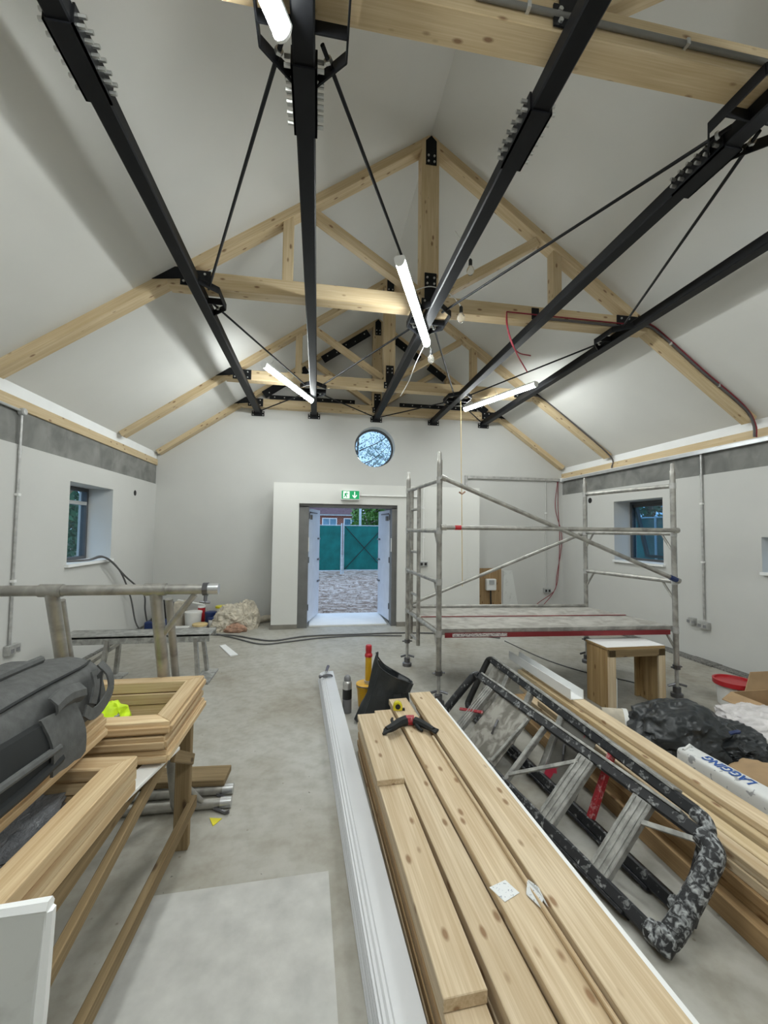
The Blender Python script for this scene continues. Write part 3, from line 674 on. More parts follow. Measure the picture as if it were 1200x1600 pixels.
man.prism([(0.470+0.009*math.cos(k*math.pi/5), yy-0.001, 2.237+0.009*math.sin(k*math.pi/5)) for k in range(10)], (0, 0.002, 0))
man.build('running_man', 'green_sign', t)
yy = BY-0.0645
MB().bar((0.60, yy, 2.245), (0.60, yy, 2.16), 0.016, 0.002, (0, -1, 0)).bar((0.60, yy, 2.145), (0.565, yy, 2.19), 0.016, 0.002, (0, -1, 0)).bar((0.60, yy, 2.145), (0.635, yy, 2.19), 0.016, 0.002, (0, -1, 0)).build('arrow', 'sign_white', t)
conduit([(0.69, BY-0.014, 2.19), (1.75, BY-0.014, 2.19)], 0.011, 'thin white conduit from the exit sign to the right', mat='white_plastic')
conduit([(1.79, BY-0.014, 2.36), (1.79, BY-0.014, 1.11)], 0.011, 'white conduit drop on the door surround behind the scaffold', mat='white_plastic', clips=[(1.79, BY-0.016, z) for z in (2.0, 1.5)])
socket('switch_plate', (1.79, BY, 1.05), '-y', 'grid switch plate on the white door surround', 0.15, 0.09)

# front truss conduit and red cable on the right rafter
def along_roof(r, drop, y): return V((XC+r, y, RIDGE-SL*r-drop))
yc = TY[1]-0.016
p_k = (3.33, yc, 3.82)
for z_off, mat, nm, lab, rad in ((0.0, 'dark_conduit', 'conduit', 'dark conduit following the right rafter and tie of the front truss', 0.0125), (0.03, 'red_cable', 'red_cable', 'red fire alarm cable clipped along the right rafter and tie of the front truss', 0.007)):
    t = thing(nm, p_k, lab, 'conduit' if nm == 'conduit' else 'cable')
    pts = [(1.86 if z_off else 2.2, yc, 3.815+z_off), (2.6, yc, 3.815+z_off), (3.2, yc, 3.815+z_off), (3.38, yc, 3.81+z_off), along_roof(2.5, 0.04-z_off, yc), along_roof(3.1, 0.05-z_off, yc), along_roof(3.62, 0.05-z_off, yc), (4.80+z_off, yc, 2.85), (4.81+z_off, yc, 2.70)]
    MB().tube(smooth_path(pts, 5), rad, 8).build('run', mat, t, True)
    if z_off == 0:
        for r in (2.7, 3.3): MB().box(tuple(along_roof(r, 0.045, yc)-V((0.008, 0.016, 0.016))), tuple(along_roof(r, 0.045, yc)+V((0.008, 0.01, 0.016)))).build('saddle', 'galvanised', t)
    else:
        cable('loose_tail', [(1.86, yc, 3.845), (1.85, yc-0.02, 3.70), (1.90, yc-0.03, 3.50), (1.98, yc-0.02, 3.42), (2.12, yc, 3.41)], 0.006, mat, t)
        cable('loose_tail', [(1.86, yc, 3.845), (1.86, yc-0.03, 3.65), (1.93, yc-0.05, 3.42), (2.06, yc-0.04, 3.22)], 0.006, mat, t)
y2 = TY[2]-0.012
o = MB().tube(smooth_path([(3.42, y2, 3.86), along_roof(2.6, 0.01, y2), along_roof(3.2, 0.02, y2), (4.84, y2, 2.9), (4.86, y2, 2.70)], 5), 0.011, 8).build('conduit', 'dark_conduit', None, True); tag(o, 'dark conduit following the right rafter of the middle truss', 'conduit')
# festoon bulbs
def bulb(p, lead, lab, up=(0, 0, 1)):
    t = thing('festoon_bulb', p, lab, 'bulb', 'clear festoon bulbs')
    M = Matrix.Translation(V(p)) @ frame_of((0, 1, 0) if up[2] else up).to_4x4()
    MB().lathe([(0.002, -0.05), (0.022, -0.043), (0.036, -0.02), (0.038, 0.0), (0.03, 0.022), (0.017, 0.04), (0.014, 0.05)], 14, Matrix.Translation(V(p))).build('glass', 'bulb_glass', t, True)
    MB().lathe([(0.016, 0.045), (0.018, 0.05), (0.018, 0.10), (0.008, 0.115)], 10, Matrix.Translation(V(p))).build('holder', 'black_rubber', t, True)
    cable('lead', lead, 0.005, 'white_plastic', t)
bulb((1.43, 3.72, 4.16), [(1.43, 3.72, 4.27), (1.40, 3.75, 4.40), (1.30, 3.8, 4.6)], 'clear festoon bulb hanging right of the king post')
bulb((1.35, 3.76, 3.70), [(1.35, 3.76, 3.81), (1.25, 3.78, 3.93), (1.05, 3.78, 3.99), (0.85, 3.79, 3.92)], 'clear festoon bulb beside the king post foot')
bulb((1.20, 4.30, 3.50), [(1.20, 4.30, 3.61), (1.15, 4.32, 3.68), (1.06, 4.4, 3.5), (1.02, 4.6, 3.35), (1.0, 5.0, 3.3)], 'clear festoon bulb at the end of the central LED batten')
t = thing('hanging_cord', (2.25, 6.2, 0.9), 'thin yellow cord hanging down behind the scaffold', 'cord')
MB().tube([(2.225, 6.2, 3.70), (2.24, 6.2, 2.4), (2.245, 6.2, 2.22), (2.26, 6.2, 0.75)], 0.006, 6).build('cord', 'cord_yellow', t)
MB().tube([(2.20, 6.19, 2.23), (2.25, 6.2, 2.20), (2.30, 6.19, 2.24)], 0.014, 6).build('knot', 'rust_canvas', t)

# ------------------------------------------------------------------ scaffold tower
def tower():
    A, B, Cc, D = V((1.135, 3.74, 0)), V((1.085, 4.86, 0)), V((3.535, 3.61, 0)), V((3.33, 4.70, 0))
    t = thing('scaffold_tower', (2.25, 4.2, 0), 'aluminium mobile scaffold tower with plywood deck and red toe strip', 'scaffold')
    R = 0.0255
    def z(p, h): return V((p.x, p.y, h))
    for p, top in ((A, 2.36), (B, 2.32), (Cc, 2.32), (D, 2.30)):
        o = MB().tube([z(p, 0.30), z(p, top-0.12)], R, 14).tube([z(p, top-0.12), z(p, top-0.08), z(p, top-0.07), z(p, top-0.01), z(p, top)], [R, R, 0.019, 0.018, 0.012], 14).build('upright', 'aluminium', t, True)
        for h in (2.09, 1.61, 1.13, 0.65):
            MB().tube([z(p, h-0.03), z(p, h+0.03)], R+0.005, 12).build('collar', 'galvanised', o, True)
        lg = MB().tube([z(p, 0.06), z(p, 0.34)], 0.018, 10).build('adjustable_leg', 'galvanised', t, True)
        MB().tube([z(p, 0.27), z(p, 0.31)], 0.034, 10).tube([z(p, 0.29)-V((0.06, 0, 0)), z(p, 0.29)+V((0.06, 0, 0))], 0.008, 6).build('leg_nut', 'steel_tool', lg)
        MB().lathe([(0.055, 0.0), (0.055, 0.035), (0.036, 0.045), (0.036, 0.095), (0.028, 0.10)], 14, Matrix.Translation(z(p, 0))).build('foot_plate', 'steel_tool', t, True)
        MB().tube([z(p, 0.10)+V((-0.07, 0.03, 0)), z(p, 0.13), z(p, 0.11)+V((0.08, -0.03, 0))], 0.012, 6).build('brake_lever', 'steel_tool', t)
    for P, Q in ((A, B), (Cc, D)):
        for h in (2.09, 1.61, 1.13, 0.65):
            MB().tube([z(P, h), z(Q, h)], 0.022, 12).build('rung', 'aluminium', t, True)
        d = (Q-P).normalized()
        for h in (1.61, 1.13, 0.65):
            for X, s in ((P, 1), (Q, -1)):
                MB().tube([z(X, h-0.20), z(X, h)+d*s*0.13], 0.012, 8).build('gusset_strut', 'aluminium', t, True)
    # ladder section in the left end frame
    d = (B-A).normalized()
    for f in (0.60, 0.86):
        p = A.lerp(B, f); MB().tube([z(p, 2.09), z(p, 0.36)], 0.022, 12).build('ladder_stile', 'aluminium', t, True)
    for h in (1.85, 1.37, 0.89, 0.41, 1.12, 0.65):
        MB().tube([z(A.lerp(B, 0.60), h), z(A.lerp(B, 0.86), h)], 0.015, 10).build('ladder_rung', 'aluminium', t, True)
    # braces
    def brace(p, q, r=0.021, clamp=True):
        o = MB().tube([p, q], r, 12).build('brace', 'aluminium', t, True)
        dd = (V(q)-V(p)).normalized()
        if clamp:
            for e, s in ((V(p), 1), (V(q), -1)):
                MB().tube([e+dd*s*0.0, e+dd*s*0.05], r+0.006, 8).build('brace_hook', 'aluminium', o)
        return o
    off = V((0, -0.055, 0))
    b = brace(z(A, 1.64)+off, z(Cc, 1.64)+off)
    MB().tube([z(A, 1.64)+off+V((0.13, -0.007, 0)), z(A, 1.64)+off+V((0.19, -0.01, 0))], 0.0225, 12).build('red_band', 'red_plastic', b, True)
    brace(z(A, 2.11)+off, z(Cc, 1.14)+off)
    brace(z(B, 0.70)+V((0, 0.05, 0)), z(D, 1.60)+V((0, 0.05, 0)))
    brace(z(B, 0.70), z(D, 0.70), 0.02, False)
    MB().tube([z(Cc, 1.14)+off+V((-0.105, -0.002, 0.04)), z(Cc, 1.14)+off+V((-0.035, -0.002, 0.012))], 0.026, 8).build('blue_clip', 'blue_plastic', t)
    # two deck boards
    for f0, f1 in ((0.03, 0.49), (0.515, 0.97)):
        a, b_, c, e = A.lerp(B, f0), A.lerp(B, f1), Cc.lerp(D, f1), Cc.lerp(D, f0)
        ex = V((-0.0, 0, 0))
        o = MB().prism([z(a, 0.672), z(e, 0.672), z(c, 0.672), z(b_, 0.672)], (0, 0, 0.014)).build('deck_board', 'deck_ply', t)
        for p, q in ((a, e), (b_, c)): MB().bar(z(p, 0.66), z(q, 0.66), 0.03, 0.055).build('deck_rail', 'aluminium', o)
    a, e = A.lerp(B, 0.012), Cc.lerp(D, 0.012)
    o = MB().bar(z(a, 0.632)+V((0.06, -0.012, 0)), z(e, 0.632)+V((-0.06, -0.012, 0)), 0.008, 0.045).build('red_toe_strip', 'red_paint', t)
    d = (e-a).normalized()
    MB().bar(z(a, 0.634)+d*0.13+V((0, -0.018, 0)), z(a, 0.634)+d*0.66+V((0, -0.018, 0)), 0.002, 0.03).build('sticker', 'sticker_print', o)
    p, q = A.lerp(B, 0.502), Cc.lerp(D, 0.502)
    MB().bar(z(p, 0.69), z(q, 0.69), 0.02, 0.008).build('red_joint_strip', 'red_paint', t)
tower()

# ------------------------------------------------------------------ leaning scaffold end frames (left)
def end_frame(x_end, y_top, z_top, length, posts, lab, brace=True, dx=0.021, dy=0.275, top_tube=True, pr=0.029):
    d = V((dx, dy, -1)); zb = 0.03; n = z_top-zb
    t = thing('scaffold_end_frame', (x_end-length/2, y_top+dy*n, 0), lab, 'scaffold frame', 'scaffold end frames left of the walkway')
    def on(x, k): return V((x, y_top, z_top)) + d*(n*k)
    if top_tube:
        o = MB().tube([on(x_end-length, 0), on(x_end-0.03, 0)], 0.0255, 14).build('top_tube', 'aluminium', t, True)
        MB().tube([on(x_end-0.05, 0), on(x_end, 0)], 0.0275, 14).build('tube_end', 'clean_aluminium', o, True)
        MB().tube([on(x_end-0.075, 0), on(x_end-0.05, 0)], 0.033, 10).tube([on(x_end-0.06, 0), on(x_end-0.06, 0)+V((0, -0.02, -0.07))], 0.009, 6).tube([on(x_end-0.085, 0)+V((0, -0.02, -0.06)), on(x_end-0.035, 0)+V((0, -0.02, -0.065))], 0.006, 6).build('clamp', 'steel_tool', o)
        for x in posts: MB().tube([on(x-0.05, 0), on(x+0.05, 0)], 0.031, 12).build('socket_collar', 'aluminium', o, True)
    o = MB().tube([on(x_end-length, 1), on(x_end-0.03, 1)], 0.0255, 14).build('bottom_tube', 'aluminium', t, True)
    MB().tube([on(x_end-0.06, 1), on(x_end, 1)], 0.0285, 14).build('tube_end', 'clean_aluminium', o, True)
    MB().tube([on(x_end-0.09, 1)+V((0, -0.02, -0.015)), on(x_end-0.02, 1)+V((0, -0.06, -0.02)), on(x_end-0.0, 1)+V((0, -0.06, -0.015))], 0.009, 6).build('wing_clamp', 'steel_tool', o)
    for x in posts: MB().tube([on(x, 0 if top_tube else 0.03), on(x, 1)], pr, 12).build('post', 'aluminium', t, True)
    for k in ((0.70,) if not top_tube else ()):
        MB().tube([on(posts[0], k), on(posts[1], k)], 0.02, 10).build('rung', 'aluminium', t, True)
    if brace:
        MB().tube([on(x_end-0.115, 0.02), on(posts[1], 0.2)], 0.015, 10).build('brace', 'aluminium', t, True)
        MB().tube([on(x_end-0.16, 0.985), on(posts[1], 0.82)], 0.014, 10).build('brace', 'aluminium', t, True)
end_frame(-0.487, 2.20, 1.298, 1.45, (-1.247, -0.785), 'aluminium scaffold end frame leaning behind the bag and timber frames')
end_frame(-0.50, 2.335, 1.265, 1.35, (-1.285, -0.770), 'second aluminium scaffold frame close behind the first leaning one', False, top_tube=False, pr=0.02)

# hop-up work platform on the floor behind
t = thing('work_platform', (-1.8, 4.75, 0), 'low grey aluminium hop-up work platform standing behind the leaning scaffold frame', 'platform')
MB().box((-2.55, 4.60, 0.475), (-1.10, 4.90, 0.50)).build('deck', 'painted_alu', t, bevel=0.004)
for y in (4.60, 4.885): MB().box((-2.55, y, 0.42), (-1.10, y+0.015, 0.50)).build('side_rail', 'painted_alu', t)
for x, s in ((-2.08, -1), (-1.24, 1)):
    for y, q in ((4.62, -1), (4.88, 1)):
        plank('leg', (x, y, 0.46), (x+s*0.05, y+q*0.05, 0.02), 0.06, 0.035, 'aluminium', t, (1, 0, 0))
    plank('foot_bar', (x+s*0.05+0.03, 4.53, 0.012), (x+s*0.05+0.03, 4.97, 0.012), 0.16, 0.024, 'painted_alu', t)
plank('brace', (-1.95, 4.64, 0.44), (-2.35, 4.64, 0.15), 0.02, 0.03, 'aluminium', t)

# ------------------------------------------------------------------ trestle and timber window frames (left foreground)
t = thing('trestle', (-0.95, 1.55, 0), 'weathered timber trestle carrying the stacked window frames', 'trestle')
for x, y in ((-0.645, 2.267), (-1.25, 2.267), (-0.665, 0.97), (-1.25, 0.97)):
    plank('leg', (x, y, 0), (x, y, 0.655), 0.045, 0.07, 'old_timber', t, (1, 0, 0))
for x in (-0.67, -1.25): plank('top_rail', (x-0.005, 0.88, 0.625), (x-0.005, 2.29, 0.625), 0.045, 0.06, 'old_timber', t)
for y in (0.93, 1.30, 1.72, 2.2): plank('cross_board', (-1.29, y, 0.663), (-0.69, y, 0.663), 0.10, 0.02, 'old_timber', t)
plank('base_sheet', (-1.28, 2.02, 0.6685), (-0.62, 2.02, 0.6685), 0.44, 0.009, 'sheet_floor', t)
plank('bottom_rail', (-0.603, 2.31, 0.20), (-0.640, 0.90, 0.20), 0.03, 0.06, 'old_timber', t)
plank('bottom_rail', (-1.29, 2.31, 0.20), (-1.29, 0.90, 0.20), 0.03, 0.06, 'old_timber', t)
plank('brace', (-0.632, 2.15, 0.640), (-0.632, 0.93, 0.47), 0.026, 0.045, 'old_timber', t)
plank('knee_brace', (-0.608, 1.98, 0.60), (-0.606, 2.27, 0.43), 0.02, 0.05, 'old_timber', t)
def mitre_bar(name, a, b, inward, w_, th, mat, parent):
    """outer edge runs a -> b; mitred towards 'inward'"""
    a, b, n = V(a), V(b), V(inward).normalized(); L = (b-a).length; d = (b-a)/L
    up = V((0, 0, 1)); y = up.cross(d); s = 1 if y.dot(n) > 0 else -1
    bm = bmesh.new()
    pts = [(-L/2, 0), (L/2, 0), (L/2-w_, s*w_), (-L/2+w_, s*w_)]
    if s < 0: pts = pts[::-1]
    lo = [bm.verts.new((x, q, 0)) for x, q in pts]; hi = [bm.verts.new((x, q, th)) for x, q in pts]
    bm.faces.new(lo[::-1]); bm.faces.new(hi)
    for i in range(4): bm.faces.new((lo[i], lo[(i+1) % 4], hi[(i+1) % 4], hi[i]))
    bmesh.ops.recalc_face_normals(bm, faces=bm.faces)
    bmesh.ops.bevel(bm, geom=list(bm.edges), offset=0.003, segments=1, affect='EDGES')
    me = bpy.data.meshes.new(name); bm.to_mesh(me); bm.free(); me.materials.append(MATS[mat])
    M = Matrix((d, y, up)).transposed().to_4x4(); M.translation = (a+b)/2
    return link(bpy.data.objects.new(name, me), M, parent)
def window_frame(x0, x1, y0, y1, ztop, th, w_, ang, lab, beads=True):
    c = V(((x0+x1)/2, (y0+y1)/2, ztop-th)); t = thing('timber_window_frame', c, lab, 'window frame', 'unpainted timber window frames on the trestle')
    Rz = Matrix.Rotation(ang, 3, 'Z')
    def p(x, y, z=0): return c + Rz @ V((x-c.x, y-c.y, z))
    A, B, Cq, D = p(x0, y0), p(x1, y0), p(x1, y1), p(x0, y1); ctr = c
    for nm, a, b in (('rail', A, B), ('stile', B, Cq), ('rail', Cq, D), ('stile', D, A)):
        o = mitre_bar(nm, a, b, ctr-(a+b)/2 - (b-a).normalized()*((ctr-(a+b)/2).dot((b-a).normalized())), w_, th-0.004, 'joinery', t)
    if beads:   # rebated outer edge strip
        for nm, a, b in (('bead', A, B), ('bead', B, Cq), ('bead', Cq, D), ('bead', D, A)):
            n = ((a+b)/2-ctr); n.z = 0; d = (b-a).normalized(); n = (n - d*n.dot(d)).normalized()
            plank(nm, a+n*0.004+V((0, 0, th*0.38)), b+n*0.004+V((0, 0, th*0.38)), 0.012, th*0.42, 'joinery', t, bev=0.002)
for k, (nm) in enumerate(('lowest frame of the far window frame stack at the trestle end', 'middle frame of the far window frame stack at the trestle end', 'top frame of the far window frame stack at the trestle end')):
    o = 0.006*(-1)**k
    window_frame(-1.14+o, -0.573+o, 1.775+o*0.6, 2.300+o*0.5, 0.730+0.055*k, 0.055, 0.072, 0.01*(k-1), nm)
for k, nm in enumerate(('lowest frame of the near window frame stack with wide opening', 'middle frame of the near window frame stack', 'top pale frame of the near window frame stack close to the viewer')):
    window_frame(-1.18, -0.640+0.004*k, 0.90, 1.635-0.006*k, 0.715+0.044*k, 0.0435, 0.082, math.radians(-3.5), nm, False)
for k, nm in enumerate(('lower of the two frames lying under the grey tool bag', 'upper of the two frames directly beneath the grey tool bag')):
    window_frame(-1.38, -0.79+0.008*k, 0.91, 1.745-0.03*k, 0.862+0.054*k, 0.052, 0.07, math.radians(-1.5), nm)
plank_w = plank('white_trim_length', (-0.600, 1.93, 0.660), (-0.690, 1.55, 0.650), 0.075, 0.016, 'white_paint'); tag(plank_w, 'short white trim length poking out below the window frames', 'trim')
o = blob((-0.93, 1.44, 0.674), (0.15, 0.20, 0.05), 4, 0.5, 2.5, 3, True, 0.3).build('plastic_wrap', 'clear_film', None, True); tag(o, 'crumpled dark clear plastic wrap inside the near window frame stack', 'plastic')
o = blob((-0.93, 2.05, 0.674), (0.09, 0.12, 0.10), 4, 0.6, 2.0, 5, True, 0.3).build('hi_vis_vest', 'hi_vis', None, True); tag(o, 'crumpled yellow hi-vis vest inside the far window frame stack', 'vest')
o2 = MB().tube(smooth_path([(-1.0, 2.10, 0.76), (-0.93, 2.06, 0.79), (-0.87, 2.03, 0.75)], 4), 0.022, 6).build('reflective_band', 'grey_label', o, True)
# plasterboard offcut at the lower left
t = thing('plasterboard_panel', (-0.75, 0.82, 0), 'white plasterboard panel standing upright in the lower left corner', 'panel')
m = MB().prism([(-1.05, 0.84, 0.0), (-0.50, 0.84, 0.0), (-0.437, 0.82, 0.955), (-1.05, 0.82, 0.945)], (0, -0.02, 0)); m.build('board', 'board_white', t)
MB().tube([(-0.498, 0.828, 0.0), (-0.468, 0.82, 0.45), (-0.448, 0.812, 0.80), (-0.439, 0.81, 0.952)], [0.013, 0.011, 0.013, 0.010], 6).build('frayed_edge', 'bright_white', t)
MB().tube([(-1.05, 0.81, 0.942), (-0.7, 0.81, 0.951), (-0.55, 0.81, 0.953), (-0.437, 0.81, 0.957)], [0.011, 0.012, 0.010, 0.012], 6).build('frayed_edge', 'bright_white', t)
# tool bag
def tool_bag():
    z0 = 0.919; t = thing('tool_bag', (-0.95, 1.40, z0), 'grey and black canvas tool bag lying on the window frames', 'bag')
    def sec(y, x0, x1, h, top=0.30, sag=0.0):
        pts = []
        for k in range(28):
            a = 2*math.pi*(k+0.5)/28; ca, sa = math.cos(a), math.sin(a)
            qx = math.copysign(abs(ca)**0.36, ca); qz = math.copysign(abs(sa)**0.40, sa)
            wd = 1.0 - top*max(0, qz)**1.5
            pts.append(V(((x0+x1)/2 + qx*wd*(x1-x0)/2 + 0.010*noise.noise(V((y*7, qz*2, qx))), y - 0.03*max(0, qz)*sag, z0 + h/2 + qz*h/2 + (0.012*noise.noise(V((y*8, qx*2, 3))) if qz > 0 else 0))))
        return pts
    MB().loft([sec(0.98, -1.10, -0.80, 0.14), sec(1.0, -1.14, -0.765, 0.19), sec(1.08, -1.15, -0.755, 0.215), sec(1.2, -1.15, -0.75, 0.225), sec(1.35, -1.14, -0.75, 0.228), sec(1.5, -1.14, -0.752, 0.222), sec(1.62, -1.13, -0.757, 0.215), sec(1.70, -1.12, -0.765, 0.205, 0.3, 0.5), sec(1.735, -1.10, -0.78, 0.185, 0.3, 1.0), sec(1.75, -1.06, -0.82, 0.13)]).build('body', 'bag_grey', t, True)
    # black lower pocket along the side facing the viewer
    rg = []
    for y, zt in ((1.0, 0.15), (1.15, 0.145), (1.30, 0.135), (1.345, 0.12)):
        rg.append([V((-0.752, y, z0+0.006)), V((-0.722, y, z0+0.012)), V((-0.720, y, z0+zt*0.6)), V((-0.738, y, z0+zt)), V((-0.77, y, z0+zt))])
    MB().loft(rg).build('side_pocket', 'bag_black', t, True)
    MB().tube(smooth_path([(-0.726, 1.0, z0+0.075), (-0.716, 1.15, z0+0.07), (-0.716, 1.33, z0+0.055)], 5), 0.011, 8).build('pocket_rim', 'bag_grey', t, True)
    MB().tube(smooth_path([(-0.727, 1.0, z0+0.016), (-0.719, 1.2, z0+0.014), (-0.722, 1.35, z0+0.014)], 5), 0.014, 8).build('piping', 'bag_black', t, True)
    MB().tube(smooth_path([(-0.800, 1.02, z0+0.195), (-0.795, 1.2, z0+0.205), (-0.795, 1.4, z0+0.206), (-0.80, 1.6, z0+0.196), (-0.825, 1.70, z0+0.188)], 6), 0.0045, 6).build('zip', 'bag_black', t, True)
    MB().tube(smooth_path([(-0.93, 1.05, z0+0.232), (-0.92, 1.3, z0+0.238), (-0.93, 1.6, z0+0.226)], 6), 0.014, 8).build('rolled_top_strap', 'bag_grey', t, True)
    def sheet(rows, nm, mat, th=V((-0.008, 0, 0))):
        nr, nc = len(rows), len(rows[0]); vs = [V(p) for r in rows for p in r]; n = len(vs); vs += [p+th for p in vs]; fs = []
        for i in range(nr-1):
            for k in range(nc-1):
                a, b_, c, d = i*nc+k, i*nc+k+1, (i+1)*nc+k+1, (i+1)*nc+k; fs += [(a, b_, c, d), (n+a, n+d, n+c, n+b_)]
        for i in range(nr-1): fs += [(i*nc, (i+1)*nc, n+(i+1)*nc, n+i*nc), (i*nc+nc-1, n+i*nc+nc-1, n+(i+1)*nc+nc-1, (i+1)*nc+nc-1)]
        for k in range(nc-1): fs += [(k, n+k, n+k+1, k+1), ((nr-1)*nc+k, (nr-1)*nc+k+1, n+(nr-1)*nc+k+1, n+(nr-1)*nc+k)]
        MB().add(vs, fs).build(nm, mat, t, True)
    # grey flap hanging down over the pocket
    rows = []
    for i in range(8):
        f = i/7; x = -0.738 + 0.028*math.sin(min(1, f*1.4)*math.pi/2) ; zz = z0 + 0.150 - 0.165*f
        rows.append([(x+0.004*math.sin(4*f+k), 1.285 + 0.02*f + (0.165-0.01*f)*k/5, zz - 0.012*k/5 + 0.006*math.sin(3*k)) for k in range(6)])
    sheet(rows, 'end_flap', 'bag_grey')
    rows = [[(-0.742, 1.33+0.12*k/4+0.02*f, z0+0.19-0.055*f) for k in range(5)] for f in (0, 0.5, 1)]
    rows = [[(-0.748+0.022*math.sin(f*math.pi)+0.006*f, 1.34+0.15*k/4, z0+0.188-0.06*f+0.01*math.sin(k)) for k in range(5)] for f in (0, 0.33, 0.66, 1)]
    sheet(rows, 'flap_fold', 'bag_grey')
    # webbing handles at the far end of the side
    for pts in ([(-0.772, 1.66, z0+0.19), (-0.742, 1.665, z0+0.15), (-0.730, 1.655, z0+0.10), (-0.728, 1.60, z0+0.066), (-0.726, 1.53, z0+0.062), (-0.730, 1.49, z0+0.09)], [(-0.752, 1.58, z0+0.188), (-0.740, 1.575, z0+0.14), (-0.736, 1.55, z0+0.09)]):
        P = smooth_path(pts, 6); m = MB()
        for a, b_ in zip(P, P[1:]): m.bar(a, b_+(b_-a)*0.2, 0.036, 0.006, (1, 0, 0.1))
        m.build('carry_strap', 'bag_grey', t)
    MB().prism([(-0.744, 1.585, z0+0.17), (-0.744, 1.62, z0+0.18), (-0.742, 1.60, z0+0.07), (-0.742, 1.575, z0+0.07)], (0.003, 0, 0)).build('handle_gap', 'bag_black', t)
tool_bag()
# floor items on the left
o = MB().prism([(-0.70, 1.99, 0.0), (-0.655, 0.3, 0.0), (0.125, 0.3, 0.0), (0.081, 2.012, 0.0)], (0, 0, 0.006)).build('floor_sheet', 'sheet_floor'); tag(o, 'pale sheet of floor protection board beside the trestle', 'sheet')
o = plank('short_plank', (-1.02, 2.77, 0.075), (-0.52, 2.74, 0.075), 0.16, 0.038, 'old_timber'); tag(o, 'short weathered plank propped behind the lying scaffold tubes', 'plank')
o = plank('plank_bearer', (-0.98, 2.69, 0.028), (-0.98, 2.84, 0.028), 0.08, 0.056, 'black_rubber'); tag(o, 'dark block under the left end of the short weathered plank', 'block')
o = plank('plank_bearer', (-0.60, 2.69, 0.028), (-0.60, 2.84, 0.028), 0.08, 0.056, 'black_rubber'); tag(o, 'dark block under the right end of the short weathered plank', 'block')
o = MB().prism([(-0.56, 2.47, 0.001), (-0.525, 2.40, 0.001), (-0.49, 2.455, 0.001)], (0, 0, 0.002)).build('yellow_scrap', 'tape_yellow'); tag(o, 'small yellow paper scrap by the scaffold tubes', 'scrap')
o = MB().prism([(-1.29, 5.967, 0.0), (-1.05, 5.477, 0.0), (-0.966, 5.52, 0.0), (-1.227, 6.023, 0.0)], (0, 0, 0.012)).build('white_offcut', 'bright_white'); tag(o, 'small white board offcut lying alone on the floor', 'board')

# ------------------------------------------------------------------ white skirting mouldings
def moulding(x_near, x_far, z, lab, y0, y1, w_=0.125, h=0.022):
    prof = [(0, 0), (w_, 0), (w_, h), (0.045, h), (0.04, h*0.82), (0.03, h*0.82), (0.022, h*0.55), (0.012, h*0.5), (0.008, h*0.25), (0, h*0.2)]
    a = [(x_near+px_, y0, z+pz) for px_, pz in prof]; b = [(x_far+px_, y1, z+pz) for px_, pz in prof]
    o = MB().loft([[V(p) for p in a], [V(p) for p in b]]).build('skirting_board', 'skirting_white'); tag(o, lab, 'skirting board', 'white skirting lengths stacked on the floor')
for k, (dx, lab) in enumerate(((0.0, 'bottom white skirting length of the stack on the floor'), (0.004, 'second white skirting length up in the floor stack'), (0.010, 'third white skirting length up in the floor stack'), (0.014, 'fourth white skirting length up in the floor stack'), (0.020, 'top white skirting length carrying the hammer'))):
    moulding(0.226+dx*0.9, 0.036+dx*0.9, 0.0225*k, lab, 0.75, 4.50-0.012*k, 0.158-dx)
t = thing('claw_hammer', (0.12, 4.33, 0.115), 'claw hammer lying on the far end of the white skirtings', 'hammer')
MB().tube([(0.045, 4.24, 0.131), (0.062, 4.245, 0.131)], 0.016, 10).tube([(0.062, 4.245, 0.131), (0.085, 4.25, 0.131)], 0.010, 8).tube([(0.085, 4.25, 0.131), (0.125, 4.262, 0.131)], [0.015, 0.017], 8).tube([(0.125, 4.262, 0.136), (0.16, 4.275, 0.132), (0.18, 4.287, 0.122)], [0.012, 0.009, 0.004], 6).tube([(0.125, 4.255, 0.134), (0.16, 4.255, 0.132), (0.182, 4.258, 0.122)], [0.011, 0.008, 0.004], 6).build('head', 'steel_tool', t, True)
MB().tube([(0.105, 4.262, 0.131), (0.118, 4.36, 0.14)], 0.010, 8).build('shaft', 'silver_can', t, True)
MB().tube([(0.118, 4.36, 0.14), (0.14, 4.49, 0.15)], [0.013, 0.016], 8).build('grip', 'handle_purple', t, True)
# ------------------------------------------------------------------ can, bucket, sack
t = thing('foam_can', (0.285, 3.70, 0), 'silver and black expanding foam can on the floor', 'can')
T0 = Matrix.Translation((0.287, 3.70, 0))
MB().lathe([(0.038, 0), (0.041, 0.004), (0.041, 0.12)], 20, T0).build('lower_label', 'grey_label', t, True)
MB().lathe([(0.0412, 0.12), (0.0412, 0.205)], 20, T0).build('black_label', 'black_rubber', t, True)
MB().lathe([(0.041, 0.205), (0.041, 0.255), (0.036, 0.268), (0.028, 0.275)], 20, T0).build('shoulder', 'silver_can', t, True)
MB().lathe([(0.030, 0.275), (0.03, 0.30), (0.022, 0.315), (0.012, 0.322)], 16, T0).build('cap', 'grey_label', t, True)
t = thing('yellow_bucket', (0.47, 3.80, 0), 'yellow plastic bucket behind the black sack', 'bucket')
T0 = Matrix.Translation((0.475, 3.80, 0))
MB().lathe([(0.075, 0), (0.078, 0.004), (0.092, 0.17), (0.098, 0.172), (0.098, 0.20), (0.09, 0.20), (0.074, 0.02)], 24, T0).build('tub', 'yellow_plastic', t, True)
MB().lathe([(0.10, 0.18), (0.10, 0.207), (0.09, 0.212)], 24, T0).build('lid', 'yellow_plastic', t, True)
